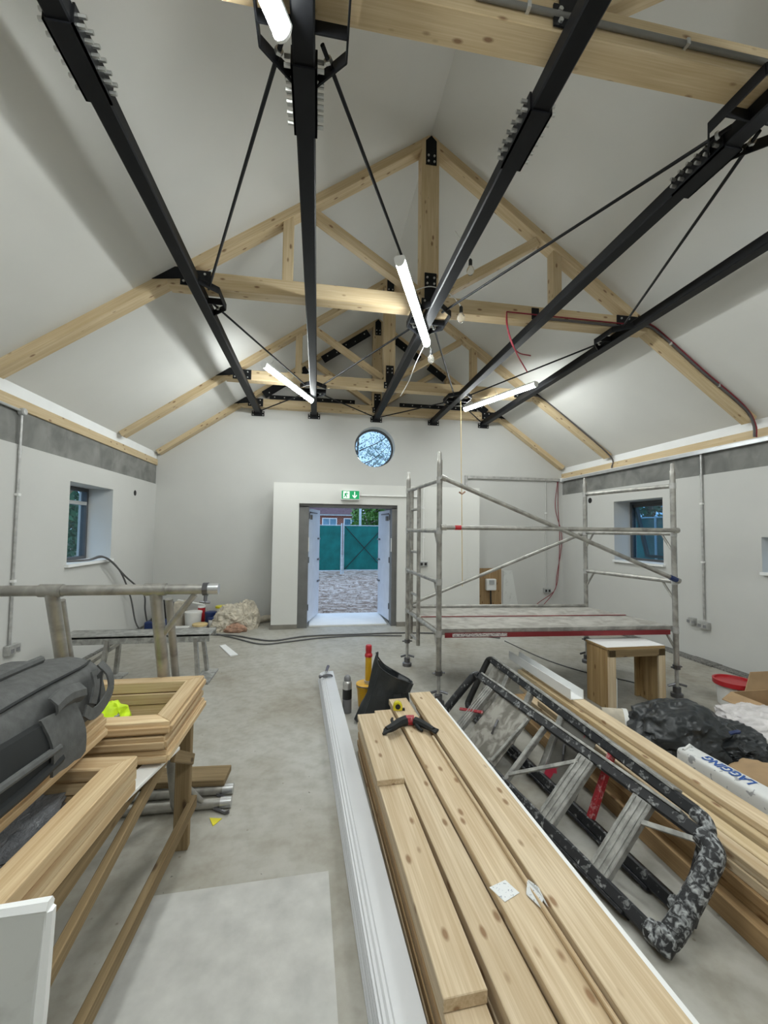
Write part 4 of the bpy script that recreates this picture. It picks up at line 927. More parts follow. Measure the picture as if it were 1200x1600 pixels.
cable('handle', [(0.378, 3.79, 0.19), (0.40, 3.70, 0.21), (0.475, 3.695, 0.2), (0.55, 3.70, 0.19), (0.573, 3.79, 0.19)], 0.004, 'steel_tool', t)
t = thing('sealant_tube', (0.482, 3.78, 0.212), 'tall yellow sealant tube with red nozzle standing on the yellow bucket', 'tube')
T0 = Matrix.Translation((0.484, 3.78, 0.212))
MB().lathe([(0.033, 0), (0.033, 0.01), (0.03, 0.012), (0.029, 0.24)], 18, T0).build('body', 'yellow_plastic', t, True)
MB().lathe([(0.037, 0.0), (0.037, 0.028), (0.033, 0.03)], 18, T0).build('base_ring', 'silver_can', t, True)
MB().lathe([(0.034, 0.24), (0.036, 0.252), (0.034, 0.264), (0.028, 0.27), (0.026, 0.285), (0.029, 0.29), (0.029, 0.335), (0.024, 0.345)], 16, T0).build('nozzle_cap', 'red_plastic', t, True)
def sack():
    t = thing('rubble_sack', (0.60, 3.46, 0), 'open black plastic rubble sack standing behind the planks', 'sack')
    n = 36; rings = []
    def ring(cx, cy, rx, ry, zf, wob, sd):
        return [V((cx + rx*math.cos(a)*(1+wob*noise.noise(V((math.cos(a)*2, math.sin(a)*2, sd)))), cy + ry*math.sin(a)*(1+wob*noise.noise(V((math.cos(a)*3+9, math.sin(a)*3, sd)))), zf(a))) for a in [2*math.pi*k/n for k in range(n)]]
    top = lambda a: 0.40 - 0.085*math.cos(a) + 0.10*math.exp(-((((a-math.pi*0.95+math.pi) % (2*math.pi))-math.pi)/0.55)**2)
    rings = [ring(0.575, 3.46, 0.20, 0.15, lambda a: 0.0, 0.2, 1.0), ring(0.575, 3.46, 0.225, 0.17, lambda a: 0.03, 0.25, 1.2), ring(0.585, 3.46, 0.19, 0.14, lambda a: 0.16, 0.35, 2.0),
             ring(0.60, 3.46, 0.14, 0.11, lambda a: 0.27+0.01*math.cos(a*3), 0.4, 2.6), ring(0.64, 3.46, 0.155, 0.11, lambda a: top(a)-0.07, 0.35, 3.0), ring(0.66, 3.46, 0.165, 0.11, lambda a: top(a)+0.0, 0.3, 3.2)]
    inner = [ring(0.66, 3.46, 0.158, 0.103, lambda a: top(a)-0.005, 0.3, 3.2), ring(0.63, 3.46, 0.12, 0.08, lambda a: 0.24, 0.3, 2.6), ring(0.6, 3.46, 0.12, 0.08, lambda a: 0.10, 0.2, 2.0)]
    MB().loft(rings+inner).build('sack', 'black_plastic', t, True)
    MB().tube(smooth_path(rings[-1][::3] + [rings[-1][0]], 3), 0.006, 6).build('rolled_rim', 'black_plastic', t, True)
sack()

# ------------------------------------------------------------------ near pile of pine boards
G1 = 'pine boards in the near pile'
def board(c_near, c_far, z_top, w_, th, y0, y1, lab, mat='pine_board'):
    """c_near = X at Y 1.5, c_far = X at Y 3.0"""
    f = lambda y: c_near + (c_far-c_near)*(y-1.5)/1.5
    o = plank('pine_board', (f(y0), y0, z_top-th/2), (f(y1), y1, z_top-th/2), w_, th, mat, bev=0.0025); tag(o, lab, 'plank', G1); return o
TH = 0.042
ORD = ['bottom', 'second lowest', 'third lowest', 'fourth lowest', 'fifth lowest']
LC = (0.445, 0.388); B2 = (0.592, 0.515); B3 = (0.738, 0.662); B4 = (0.893, 0.832)
for k in range(5):
    j = 0.004*((k*7) % 3-1)
    board(LC[0]+j-0.004, LC[1]+j-0.004, TH*(k+1)-0.0005, 0.134, TH-0.001, 0.75+0.05*((k*3) % 4), 2.99+0.03*((k*5) % 3), '%s left-hand board low in the near pile beside the white skirtings' % ORD[k], 'brown_board' if k % 2 else 'pine_board')
    for b, nm, wl in ((B2, 'second', 0.116), (B3, 'third', 0.126), (B4, 'right-hand', 0.14)):
        board(b[0]+j, b[1]+j, TH*(k+1)-0.0005, wl, TH-0.001, 0.72, 3.08, '%s board of the %s column under the near pile top' % (ORD[k], nm), 'pine_board')
board(LC[0]-0.003, LC[1]-0.003, 0.252, 0.138, TH-0.001, 1.205, 3.0, 'long left-hand board of the near pile ending in a step by the viewer')
board(LC[0]-0.012, LC[1]-0.004, 0.284, 0.15, 0.031, 2.205, 3.0, 'short board piece on top of the left side of the near pile')
board(B2[0]+0.003, B2[1]+0.003, 0.252, 0.127, TH-0.001, 0.8, 3.12, 'second board from the left on top of the near pile')
board(B3[0]-0.004, B3[1]-0.004, 0.240, 0.128, 0.029, 0.72, 3.2, 'board hidden under the third top board of the near pile')
board(B3[0], B3[1], 0.282, 0.143, TH-0.001, 0.72, 3.24, 'third top board of the near pile under the tape measure')
o = MB().prism([(0.79, 3.2, 0.2105), (0.93, 3.2, 0.2105), (0.995, 0.72, 0.2105), (0.835, 0.72, 0.2105)], (0, 0, 0.05)).build('packing_board', 'brown_board'); tag(o, 'brown packing board under the right top board of the near pile', 'plank')
o = MB().prism([(0.80, 3.22, 0.261), (0.965, 3.22, 0.261), (1.062, 0.72, 0.261), (0.85, 0.72, 0.261)], (0, 0, 0.012)).build('white_edged_sheet', 'bright_white'); tag(o, 'white sheet whose edge shows along the right of the near pile', 'sheet')
board(B4[0]+0.006, B4[1]+0.012, 0.315, 0.168, TH-0.001, 0.72, 3.26, 'wide right-hand board on top of the near pile')
o = plank('thin_lath', (0.829, 0.75, 0.292), (0.752, 2.6, 0.292), 0.014, 0.018, 'pine_board'); tag(o, 'thin lath in the gap between the two right boards of the near pile', 'lath')
# things on the boards
t = thing('tape_measure', (0.60, 3.0, 0.283), 'small yellow tape measure on the near pile of boards', 'tape measure')
prof = [(0.0, 0.0), (0.062, 0.0), (0.066, 0.012), (0.066, 0.035), (0.055, 0.055), (0.035, 0.064), (0.015, 0.060), (0.002, 0.045), (-0.002, 0.02)]
TM = Matrix.Translation((0.575, 3.02, 0.283)) @ Matrix.Rotation(math.radians(-8), 4, 'Z')
MB().prism([TM @ V((a, 0, b)) for a, b in prof], TM.to_3x3() @ V((0, 0.035, 0))).build('case', 'tape_yellow', t, True, 0.003)
MB().prism([TM @ V((0.033+0.019*math.cos(k*math.pi/8), -0.001, 0.03+0.019*math.sin(k*math.pi/8))) for k in range(16)], TM.to_3x3() @ V((0, -0.003, 0))).build('badge', 'black_rubber', t)
MB().prism([TM @ V(q) for q in ((0.066, 0.006, 0.0), (0.085, 0.006, 0.0), (0.085, 0.006, 0.012), (0.066, 0.006, 0.012))], TM.to_3x3() @ V((0, 0.022, 0))).build('hook_end', 'black_rubber', t)
t = thing('work_gloves', (0.65, 2.72, 0.29), 'pair of black work gloves with red cuffs across the boards', 'gloves')
def limb(pts, rad, mat, nm): MB().tube(smooth_path(pts, 5), rad, 8).build(nm, mat, t, True)
def limb2(pts, r0_, r1_, mat, nm):
    P = smooth_path(pts, 5); n = len(P); MB().tube(P, [r0_+(r1_-r0_)*i/(n-1) for i in range(n)], 8).build(nm, mat, t, True)
limb2([(0.47, 2.70, 0.303), (0.51, 2.72, 0.308), (0.57, 2.77, 0.312), (0.625, 2.80, 0.312)], 0.022, 0.034, 'bag_black', 'palm')
limb2([(0.53, 2.74, 0.308), (0.525, 2.81, 0.312), (0.535, 2.845, 0.31)], 0.013, 0.008, 'bag_black', 'thumb')
for k in range(4): limb2([(0.50, 2.695+0.010*k, 0.305), (0.465, 2.675+0.014*k, 0.300), (0.440+0.006*k, 2.665+0.016*k, 0.296)], 0.011, 0.008, 'bag_black', 'finger')
limb2([(0.62, 2.80, 0.313), (0.675, 2.795, 0.313)], 0.034, 0.033, 'red_splash', 'cuff')
limb2([(0.68, 2.775, 0.313), (0.715, 2.73, 0.315), (0.745, 2.67, 0.318), (0.765, 2.62, 0.322)], 0.030, 0.016, 'bag_black', 'palm')
limb2([(0.68, 2.745, 0.305), (0.69, 2.70, 0.298), (0.705, 2.675, 0.295)], 0.014, 0.008, 'bag_black', 'thumb')
for k in range(4): limb2([(0.735+0.008*k, 2.67-0.006*k, 0.318), (0.752+0.008*k, 2.625+0.004*k, 0.320), (0.765+0.009*k, 2.575+0.012*k, 0.324)], 0.010, 0.007, 'bag_black', 'finger')
o = MB().prism([(0.655, 1.50, 0.283), (0.685, 1.435, 0.283), (0.755, 1.462, 0.283), (0.728, 1.522, 0.283)], (0, 0, 0.0012)).build('paper_label', 'label_print'); tag(o, 'small square white printed label on the third top board', 'label')
t = thing('price_tag', (0.81, 1.43, 0.30), 'crumpled white tag stapled between the two right boards', 'tag')
MB().prism([(0.795, 1.48, 0.301), (0.775, 1.45, 0.286), (0.795, 1.385, 0.292), (0.812, 1.40, 0.305)], (0.002, 0.004, 0.003)).build('fold', 'label_print', t)
MB().prism([(0.80, 1.485, 0.302), (0.813, 1.44, 0.312), (0.832, 1.375, 0.303), (0.818, 1.38, 0.298)], (0.003, 0.002, 0.003)).build('fold', 'label_print', t)

# ------------------------------------------------------------------ paint-splattered step ladders lying on edge
def lying_steps(O, O2, T, T2, lab, treads, plates, braces, rail_mat, end_mat, rr_=0.030, far_mat='splatter'):
    O, O2, T, T2 = V(O), V(O2), V(T), V(T2)
    t = thing('step_ladder', (O+O2)/2, lab, 'ladder', 'paint splattered step ladders')
    lo = lambda f: O.lerp(O2, f); up = lambda f: T.lerp(T2, f)
    nrm = (O2-O).cross(T-O).normalized()
    for fn in (lo, up):
        o = plank('rail', fn(0.03), fn(0.97), 0.055, 0.045, rail_mat, t, nrm, 0.008)
        sg = 1 if fn is up else -1; W_ = (T-O).normalized()
        plank('rail_edge', fn(0.08)+W_*sg*0.030, fn(0.95)+W_*sg*0.030, 0.014, 0.060, 'painted_alu' if fn is up else 'splatter', o, nrm, 0.002)
    # rounded ends
    L = (O2-O).normalized(); W = (T-O).normalized(); W2 = (T2-O2).normalized(); c = 0.07
    MB().tube(smooth_path([lo(0)+L*c, lo(0)+L*0.02+W*0.012, lo(0)+W*c, up(0)-W*c, up(0)-W*0.012+L*0.02, up(0)+L*c], 5), rr_*1.35, 10).build('end_bar', end_mat, t, True)
    MB().tube(smooth_path([lo(1)-L*c, lo(1)-L*0.02+W2*0.012, lo(1)+W2*c, up(1)-W2*c, up(1)-W2*0.012-L*0.02, up(1)-L*c], 5), rr_*1.1, 10).build('end_bar', far_mat, t, True)
    MB().lathe([(0.03, -0.04), (0.042, -0.03), (0.044, 0.03), (0.03, 0.045)], 14, Matrix.Translation(lo(0)+L*0.01+V((0, 0, 0.012))) @ frame_of(W, L).to_4x4() @ Matrix.Rotation(math.pi/2, 4, 'Y')).build('rubber_foot', end_mat, t, True)
    for f, w_, mat in treads:
        o = plank('tread', lo(f)+W*0.02, up(f)-W*0.02, w_, 0.035, mat, t, nrm, 0.004)
        if w_ > 0.06:
            for s in (-0.3, 0.0, 0.3): plank('groove_rib', lo(f)+W*0.03+L*(s*w_)-nrm*0.019, up(f)-W*0.03+L*(s*w_)-nrm*0.019, 0.008, 0.006, 'painted_alu', o, nrm, 0)
    for f0, f1, mat in plates:
        o = MB().prism([lo(f0)+W*0.03, lo(f1)+W*0.03, up(f1)-W*0.03, up(f0)-W*0.03], nrm*0.004).build('platform', mat, t)
        m = (lo((f0+f1)/2)+up((f0+f1)/2))/2
        MB().tube([m-nrm*0.006-W*0.05, m-nrm*0.02, m-nrm*0.006+W*0.05+L*0.03], 0.007, 6).build('catch', 'steel_tool', o)
    for (fa, a), (fb, b), mat in braces:
        plank('brace', lo(fa).lerp(up(fa), a)-nrm*0.015, lo(fb).lerp(up(fb), b)-nrm*0.015, 0.022, 0.012, mat, t, nrm, 0.002)
lying_steps((1.330, 1.43, 0.045), (1.035, 3.38, 0.05), (1.605, 1.46, 0.352), (1.352, 3.38, 0.398), 'splattered aluminium step ladder on its edge nearest the pine pile',
            [(0.165, 0.10, 'painted_alu'), (0.345, 0.11, 'painted_alu'), (0.53, 0.03, 'painted_alu'), (0.86, 0.09, 'painted_alu')], [(0.60, 0.80, 'plate_grimy')],
            [((0.53, 0.12), (0.36, 0.85), 'painted_alu'), ((0.92, 0.35), (0.80, 0.55), 'red_splash'), ((0.62, 0.1), (0.60, 0.9), 'painted_alu'), ((0.14, 0.74), (0.035, 0.93), 'painted_alu')], 'splatter', 'splatter_heavy')
lying_steps((1.520, 1.52, 0.045), (1.335, 3.55, 0.06), (1.680, 1.56, 0.372), (1.570, 3.60, 0.455), 'black rear step ladder frame leaning on the right timber pile',
            [(0.27, 0.035, 'red_splash'), (0.48, 0.05, 'painted_alu'), (0.66, 0.05, 'painted_alu'), (0.82, 0.05, 'painted_alu')], [(0.33, 0.50, 'grimy_red'), (0.84, 0.95, 'plate_grimy')], [], 'splatter', 'splatter_heavy', 0.024, 'black_rubber')

# ------------------------------------------------------------------ right pile of long timbers
G2 = 'long timbers in the right pile'
def timber(x, z_top, w_, th, y0, y1, lab, mat, dx=0.0):
    o = plank('long_timber', (x, y0, z_top-th/2), (x+dx, y1, z_top-th/2), w_, th, mat, bev=0.003); tag(o, lab, 'plank', G2)
timber(1.770, 0.090, 0.14, 0.090, 0.80, 3.40, 'brown beam on the floor at the left foot of the right timber pile', 'brown_board')
timber(1.955, 0.090, 0.20, 0.090, 0.85, 3.60, 'brown beam on the floor on the right of the timber pile', 'brown_board')
for k, (x, z, w_, th, y0, y1, lab, m) in enumerate((
    (1.830, 0.135, 0.16, 0.044, 0.80, 3.50, 'left brown board in the second layer of the right timber pile', 'brown_board'),
    (1.985, 0.135, 0.14, 0.044, 0.85, 3.62, 'right brown board in the second layer of the right timber pile', 'brown_board'),
    (1.815, 0.180, 0.15, 0.044, 0.82, 3.45, 'left brown board in the third layer of the right timber pile', 'brown_board'),
    (1.975, 0.180, 0.16, 0.044, 0.85, 3.66, 'right pine board in the third layer of the right timber pile', 'pine_board'),
    (1.825, 0.222, 0.145, 0.041, 0.80, 3.30, 'left pine board in the fourth layer of the right timber pile', 'pine_board'),
    (1.985, 0.225, 0.15, 0.044, 0.85, 3.70, 'right pine board in the fourth layer of the right timber pile', 'pine_board'),
    (1.795, 0.262, 0.07, 0.039, 0.80, 3.10, 'narrow pale batten at the left edge of the right pile top', 'pine_board'),
    (1.872, 0.262, 0.07, 0.039, 0.80, 3.25, 'second narrow pale batten from the left on the right pile', 'spruce'),
    (1.985, 0.290, 0.13, 0.064, 0.85, 3.74, 'thick pale timber under the top board of the right pile', 'spruce'),
    (2.005, 0.325, 0.10, 0.034, 0.85, 3.72, 'long pale top board along the right edge of the right pile', 'pine_board'))):
    timber(x, z, w_, th, y0, y1, lab, m, 0.0)
t = thing('white_channel', (1.99, 3.4, 0.326), 'white U-shaped metal channel lying on the right timber pile', 'channel')
MB().box((1.935, 2.93, 0.326), (2.045, 3.95, 0.330)).build('web', 'bright_white', t); MB().box((1.935, 2.93, 0.330), (1.939, 3.95, 0.405)).build('flange', 'bright_white', t); MB().box((2.041, 2.93, 0.330), (2.045, 3.95, 0.395)).build('flange', 'bright_white', t)
# plywood box frame
t = thing('plywood_box', (2.90, 3.55, 0), 'open raw plywood box frame standing under the scaffold', 'box')
def pp(a, b, w_, th, nm, up, mat='plywood'): plank(nm, a, b, w_, th, mat, t, up)
for x in (2.63, 3.19): pp((x, 3.55, 0), (x, 3.55, 0.545), 0.30, 0.018, 'side_panel', (1, 0, 0))
o = plank('top_panel', (2.61, 3.55, 0.556), (3.21, 3.55, 0.556), 0.31, 0.02, 'plywood', t); plank('white_top', (2.612, 3.55, 0.568), (3.208, 3.55, 0.568), 0.30, 0.004, 'bright_white', o)
for x in (2.655, 3.165): pp((x, 3.395, 0), (x, 3.395, 0.545), 0.025, 0.07, 'face_batten', (1, 0, 0), 'pine_board')
pp((2.62, 3.395, 0.515), (3.20, 3.395, 0.515), 0.025, 0.07, 'face_batten', (0, 0, 1), 'old_timber')
for x in (2.655, 3.165): pp((x, 3.69, 0), (x, 3.69, 0.545), 0.025, 0.05, 'rear_batten', (1, 0, 0), 'plywood')
o = plank('white_strip', (2.70, 3.42, 0), (2.70, 3.42, 0.28), 0.012, 0.05, 'bright_white', None, (1, 0, 0)); tag(o, 'short white strip standing inside the plywood box', 'strip')
# ------------------------------------------------------------------ rubbish right
t = thing('bin_bag', (2.75, 2.72, 0), 'crumpled black bin bag lying right of the timber pile', 'bag')
blob((2.74, 2.78, 0.0), (0.35, 0.29, 0.23), 6, 0.24, 1.4, 2, True, 0.4, 0.055).build('bag', 'black_plastic', t, True)
blob((3.0, 2.66, 0.0), (0.25, 0.23, 0.16), 6, 0.32, 1.7, 8, True, 0.3, 0.07).build('bag_fold', 'black_plastic', t, True)
MB().tube(smooth_path([(2.86, 2.50, 0.22), (2.90, 2.47, 0.245), (2.93, 2.50, 0.22)], 4), 0.012, 6).build('blue_tie', 'blue_plastic', t, True)
t = thing('white_pot', (2.42, 3.02, 0), 'off-white pot on its side at the end of the bin bag', 'pot')
PM = Matrix.Translation((2.40, 3.05, 0.095)) @ Matrix.Rotation(math.radians(62), 4, 'Z') @ Matrix.Rotation(math.radians(90), 4, 'X')
MB().lathe([(0.08, -0.09), (0.083, -0.085), (0.092, 0.07), (0.095, 0.075), (0.095, 0.09), (0.085, 0.09), (0.078, -0.05)], 22, PM).build('pot', 'canvas', t, True)
MB().lathe([(0.096, 0.06), (0.096, 0.092), (0.09, 0.092)], 22, PM).build('rim', 'white_plastic', t, True)
t = thing('lagging_box', (2.33, 1.9, 0), 'long white lagging carton with blue lettering beside the right timber pile', 'carton')
LM = Matrix.Translation((2.41, 1.95, 0.0)) @ Matrix.Rotation(math.radians(3), 4, 'Z')
def lm(x, y, z): return LM @ V((x, y, z))
b = MB(); rg = []
for y, k in ((-0.9, 1.0), (0.40, 1.0), (0.43, 0.92), (0.45, 0.75)):
    rg.append([lm(0.066*k*math.copysign(abs(math.cos(a))**0.5, math.cos(a)), y, 0.164+0.066*k*math.copysign(abs(math.sin(a))**0.5, math.sin(a))) for a in [2*math.pi*j/24 for j in range(24)]])
b.loft(rg).build('carton', 'tubing_white', t, True)
MB().prism([lm(-0.05, -0.7, 0), lm(0.05, -0.7, 0), lm(0.05, 0.3, 0), lm(-0.05, 0.3, 0)], (0, 0, 0.1)).build('carton_base', 'cardboard', t)
text_mesh('LAGGING', 0.074, LM @ Matrix.Translation((0.022, 0.02, 0.2312)) @ Matrix.Rotation(math.pi/2, 4, 'Z') @ Matrix.Diagonal((0.86, 1.2, 1, 1)), 'ink_blue', 'lettering', t)
MB().tube([lm(-0.05, 0.40, 0.22), lm(0.02, 0.42, 0.235), lm(0.065, 0.40, 0.20)], 0.012, 6).build('torn_end', 'tubing_white', t, True)
o = MB().box((2.56, 1.76, 0.0), (2.78, 2.01, 0.25)).build('white_carton', 'tubing_white', None, False, 0.006); tag(o, 'small white printed carton at the right edge of the photo', 'carton')
o = blob((2.78, 2.20, 0.0), (0.22, 0.20, 0.11), 4, 0.25, 2.0, 12, True, 0.4).build('cement_bag', 'cardboard', None, True); tag(o, 'brown paper bag lump between the lagging carton and white sack', 'bag')
o = blob((3.42, 2.72, 0.0), (0.28, 0.30, 0.19), 6, 0.26, 1.6, 21, True, 0.4, 0.06).build('white_sack', 'poly_white', None, True); tag(o, 'crumpled translucent white plastic sack at the right edge', 'sack')
t = thing('cardboard_box', (3.92, 3.0, 0), 'open brown cardboard box behind the white sack', 'box')
bx = MB(); 
for lo_, hi_ in (((3.62, 2.85, 0), (4.15, 2.86, 0.22)), ((3.62, 3.14, 0), (4.15, 3.15, 0.22)), ((3.62, 2.86, 0), (3.63, 3.14, 0.22)), ((4.14, 2.86, 0), (4.15, 3.14, 0.22)), ((3.62, 2.85, 0), (4.15, 3.15, 0.01))): bx.box(lo_, hi_)
bx.build('carton', 'cardboard', t)
MB().prism([(3.62, 2.86, 0.22), (3.62, 3.14, 0.22), (3.50, 3.12, 0.17), (3.50, 2.88, 0.17)], (0, 0, 0.006)).build('flap', 'cardboard', t)
MB().prism([(3.78, 3.15, 0.22), (4.14, 3.15, 0.22), (4.14, 3.20, 0.36), (3.90, 3.20, 0.36)], (0, 0.006, 0)).build('flap', 'cardboard', t)
t = thing('lidded_tub', (3.90, 3.33, 0), 'white tub with a red lid behind the cardboard box', 'tub')
T0 = Matrix.Translation((3.91, 3.36, 0))
MB().lathe([(0.12, 0), (0.125, 0.005), (0.14, 0.20)], 24, T0).build('tub', 'white_plastic', t, True)
MB().lathe([(0.16, 0.19), (0.165, 0.195), (0.165, 0.235), (0.15, 0.235), (0.145, 0.218), (0.01, 0.218)], 28, T0).build('lid', 'red_plastic', t, True)
o = cable('grey_cable', [(2.75, 5.75, 0.006), (2.86, 4.9, 0.006), (3.05, 4.4, 0.006), (3.27, 4.15, 0.006), (3.40, 3.95, 0.006), (3.30, 3.80, 0.006)], 0.007, 'grey_cable'); tag(o, 'grey cable on the floor under the scaffold deck', 'cable')

# ------------------------------------------------------------------ cables and rubbish heap by the gable wall
o = cable('black_cable', [(XL-0.25, 5.35, 1.195), (XL-0.02, 5.6, 1.20), (XL+0.06, 5.80, 1.23), (XL+0.09, 6.2, 1.02), (XL+0.10, 6.55, 0.60), (XL+0.12, 6.75, 0.15), (XL+0.27, 6.80, 0.012), (-2.15, 6.80, 0.012), (-1.85, 6.74, 0.012), (-1.55, 6.60, 0.012), (-1.2, 6.5, 0.012), (-0.85, 6.25, 0.012), (-0.57, 6.14, 0.012), (-0.12, 6.34, 0.012), (0.65, 6.37, 0.012), (1.36, 6.37, 0.012), (2.2, 6.2, 0.012), (2.75, 5.9, 0.012)], 0.012, 'grey_cable'); tag(o, 'dark cable from the left window sill across the floor to the scaffold', 'cable')
o = cable('black_cable', [(XL-0.25, 5.45, 1.195), (XL-0.02, 5.62, 1.20), (XL+0.08, 5.85, 1.21), (XL+0.13, 6.3, 0.92), (XL+0.16, 6.85, 0.60), (XL+0.09, 7.12, 0.3), (XL+0.07, 7.3, 0.012)], 0.012, 'grey_cable'); tag(o, 'second dark cable looping down from the left window sill', 'cable')
o = cable('black_cable', [(-1.6, 6.72, 0.012), (-1.2, 6.38, 0.012), (-0.75, 5.98, 0.012), (-0.4, 6.05, 0.012), (0.1, 6.22, 0.012), (0.7, 6.28, 0.012), (1.3, 6.2, 0.012)], 0.010, 'grey_cable'); tag(o, 'thinner dark cable curving across the floor before the door', 'cable')
t = thing('dust_sheet', (-1.35, 7.05, 0), 'heap of crumpled beige canvas dust sheets left of the door', 'dust sheet')
blob((-1.34, 7.06, 0), (0.27, 0.28, 0.27), 6, 0.30, 1.5, 31, True, 0.35, 0.09).build('canvas_fold', 'canvas', t, True)
blob((-1.14, 7.12, 0), (0.21, 0.26, 0.33), 6, 0.28, 1.6, 35, True, 0.25, 0.09).build('canvas_fold', 'canvas', t, True)
blob((-1.50, 6.92, 0), (0.14, 0.15, 0.13), 5, 0.28, 1.8, 37, True, 0.3, 0.08).build('canvas_fold', 'canvas', t, True)
o = blob((-1.24, 6.78, 0), (0.16, 0.09, 0.09), 4, 0.4, 2.2, 41, True, 0.3).build('hessian_cloth', 'rust_canvas', None, True); tag(o, 'rusty brown cloth at the foot of the dust sheets', 'cloth')
o = MB().tube(smooth_path([(-1.0, 7.30, 0.06), (-0.85, 7.42, 0.07), (-0.74, 7.48, 0.06)], 4), [0.05]*9, 10).build('rolled_cloth', 'canvas', None, True); tag(o, 'rolled beige cloth between the dust sheets and the door surround', 'cloth')
def tubpot(x, y, r, h, mat, lid, lab, z=0.0):
    t = thing('paint_tub', (x, y, z), lab, 'tub', 'tubs in the rubbish heap'); T0 = Matrix.Translation((x, y, z))
    MB().lathe([(r*0.88, 0), (r*0.9, 0.004), (r, h)], 20, T0).build('tub', mat, t, True)
    MB().lathe([(r*1.05, h-0.02), (r*1.05, h+0.008), (r*0.95, h+0.012)], 20, T0).build('lid', lid, t, True)
tubpot(-1.98, 7.20, 0.13, 0.24, 'white_plastic', 'white_plastic', 'large white tub in the heap behind the scaffold post')
tubpot(-1.80, 6.92, 0.11, 0.10, 'white_plastic', 'cord_yellow', 'low wide tub with a tan lid at the front of the heap')
tubpot(-1.66, 7.06, 0.05, 0.16, 'white_plastic', 'blue_plastic', 'small white bottle tub with a blue lid in the heap')
tubpot(-1.90, 7.38, 0.06, 0.30, 'red_plastic', 'white_plastic', 'narrow red tub at the back of the heap')
tubpot(-1.72, 7.25, 0.09, 0.22, 'blue_plastic', 'blue_plastic', 'blue tub in the middle of the heap')
tubpot(-1.60, 7.44, 0.09, 0.28, 'white_plastic', 'tape_yellow', 'white tub with a yellow lid in the heap')
o = MB().box((-2.28, 6.88, 0), (-1.98, 7.06, 0.05)).build('tile_pack', 'white_paint', None, False, 0.004); tag(o, 'flat white carton at the front of the heap', 'carton')
t = thing('power_tool_case', (-2.45, 7.05, 0), 'dark blue tool case on the floor in the left corner', 'tool case')
MB().box((-2.62, 6.92, 0), (-2.32, 7.18, 0.15)).build('case', 'blue_plastic', t, bevel=0.015); MB().box((-2.55, 6.98, 0.15), (-2.40, 7.1, 0.20)).build('handle', 'black_rubber', t, bevel=0.01)
o = MB().box((-2.55, 7.22, 0), (-2.33, 7.40, 0.42)).build('vacuum_body', 'black_rubber', None, False, 0.04); tag(o, 'black upright tool bin behind the blue tool case', 'bin')
o = plank('timber_strip', (-2.30, 7.44, 0.402), (-1.86, 7.38, 0.326), 0.06, 0.012, 'white_paint'); tag(o, 'white strip lying across the top of the heap', 'strip')
o = plank('timber_strip', (-2.05, 7.30, 0.012), (-1.55, 6.80, 0.012), 0.03, 0.02, 'old_timber'); tag(o, 'thin dark stick lying through the heap', 'stick')
o = MB().box((-2.30, 7.25, 0), (-2.16, 7.50, 0.39)).build('paint_carton', 'canvas', None, False, 0.004); tag(o, 'beige carton standing at the back of the heap', 'carton')

# ------------------------------------------------------------------ outside: yard, fence, house, trees
def grid_ground(name, x0, x1, y0, y1, z, n, amp, mat, lab):
    m = MB(); vs = []; fs = []
    for i in range(n+1):
        for j in range(n+1):
            x = x0+(x1-x0)*i/n; y = y0+(y1-y0)*j/n; vs.append((x, y, z + amp*noise.noise(V((x*0.8, y*0.8, 1)))))
    for i in range(n):
        for j in range(n): fs.append((i*(n+1)+j, (i+1)*(n+1)+j, (i+1)*(n+1)+j+1, i*(n+1)+j+1))
    o = m.add(vs, fs).build(name, mat, None, True); struct(o, lab); return o
grid_ground('floor.001', -30, 35, YF+0.35, 60, -0.06, 70, 0.05, 'earth', 'bare earth yard outside the door')
struct(MB().box((-30, -10, -0.3), (XL-WT, YF+0.35, -0.06)).build('floor.002', 'earth')); struct(MB().box((XR+WT, -10, -0.3), (35, YF+0.35, -0.06)).build('floor.003', 'earth'))
m = MB(); rnd = random.Random(3)
for k in range(5200):
    y = 8.1 + 7.0*rnd.random()**1.3; x = rnd.uniform(-2.5, 5.0); s = rnd.uniform(0.012, 0.05)
    q = [V((rnd.uniform(-1, 1), rnd.uniform(-1, 1), rnd.uniform(-0.2, 0.8)))*s + V((x, y, -0.045)) for _ in range(4)]
    m.add(q, [(0, 1, 2), (0, 2, 3), (0, 3, 1), (1, 3, 2)])
o = m.build('rubble_scatter', 'rubble'); tag(o, 'scatter of broken stone and brick rubble across the yard', 'rubble', kind='stuff')
def fence_panel(x0, x1, y, lab, cross):
    t = thing('fence_panel', ((x0+x1)/2, y, -0.05), lab, 'fence', 'green netted site fence panels')
    m = MB(); n = 14; vs = []; fs = []
    for i in range(n+1):
        for j in range(9):
            x = x0+0.05+(x1-x0-0.1)*i/n; z = 0.10+1.68*j/8; vs.append((x, y+0.03*noise.noise(V((x*3, z*3, y))), z))
    for i in range(n):
        for j in range(8): fs.append((i*9+j, (i+1)*9+j, (i+1)*9+j+1, i*9+j+1))
    net = m.add(vs, fs).build('netting', 'netting', t, True)
    for x in (x0+0.02, x1-0.02): MB().tube([(x, y, -0.05), (x, y, 1.88)], 0.025, 8).build('post', 'fence_white', t, True)
    for z in (0.08, 1.80): MB().tube([(x0, y, z), (x1, y, z)], 0.016, 6).build('rail', 'fence_white', t, True)
    if cross:
        for a, b in (((x0+0.05, 0.1), (x1-0.05, 1.78)), ((x0+0.05, 1.78), (x1-0.05, 0.1))): MB().tube([(a[0], y-0.06, a[1]), (b[0], y-0.06, b[1])], 0.014, 6).build('cross_wire', 'black_rubber', t)
FL = ['far left green netted fence panel', 'green netted fence panel left of the door view', 'green netted fence panel with crossed wires seen through the door', 'far right green netted fence panel']
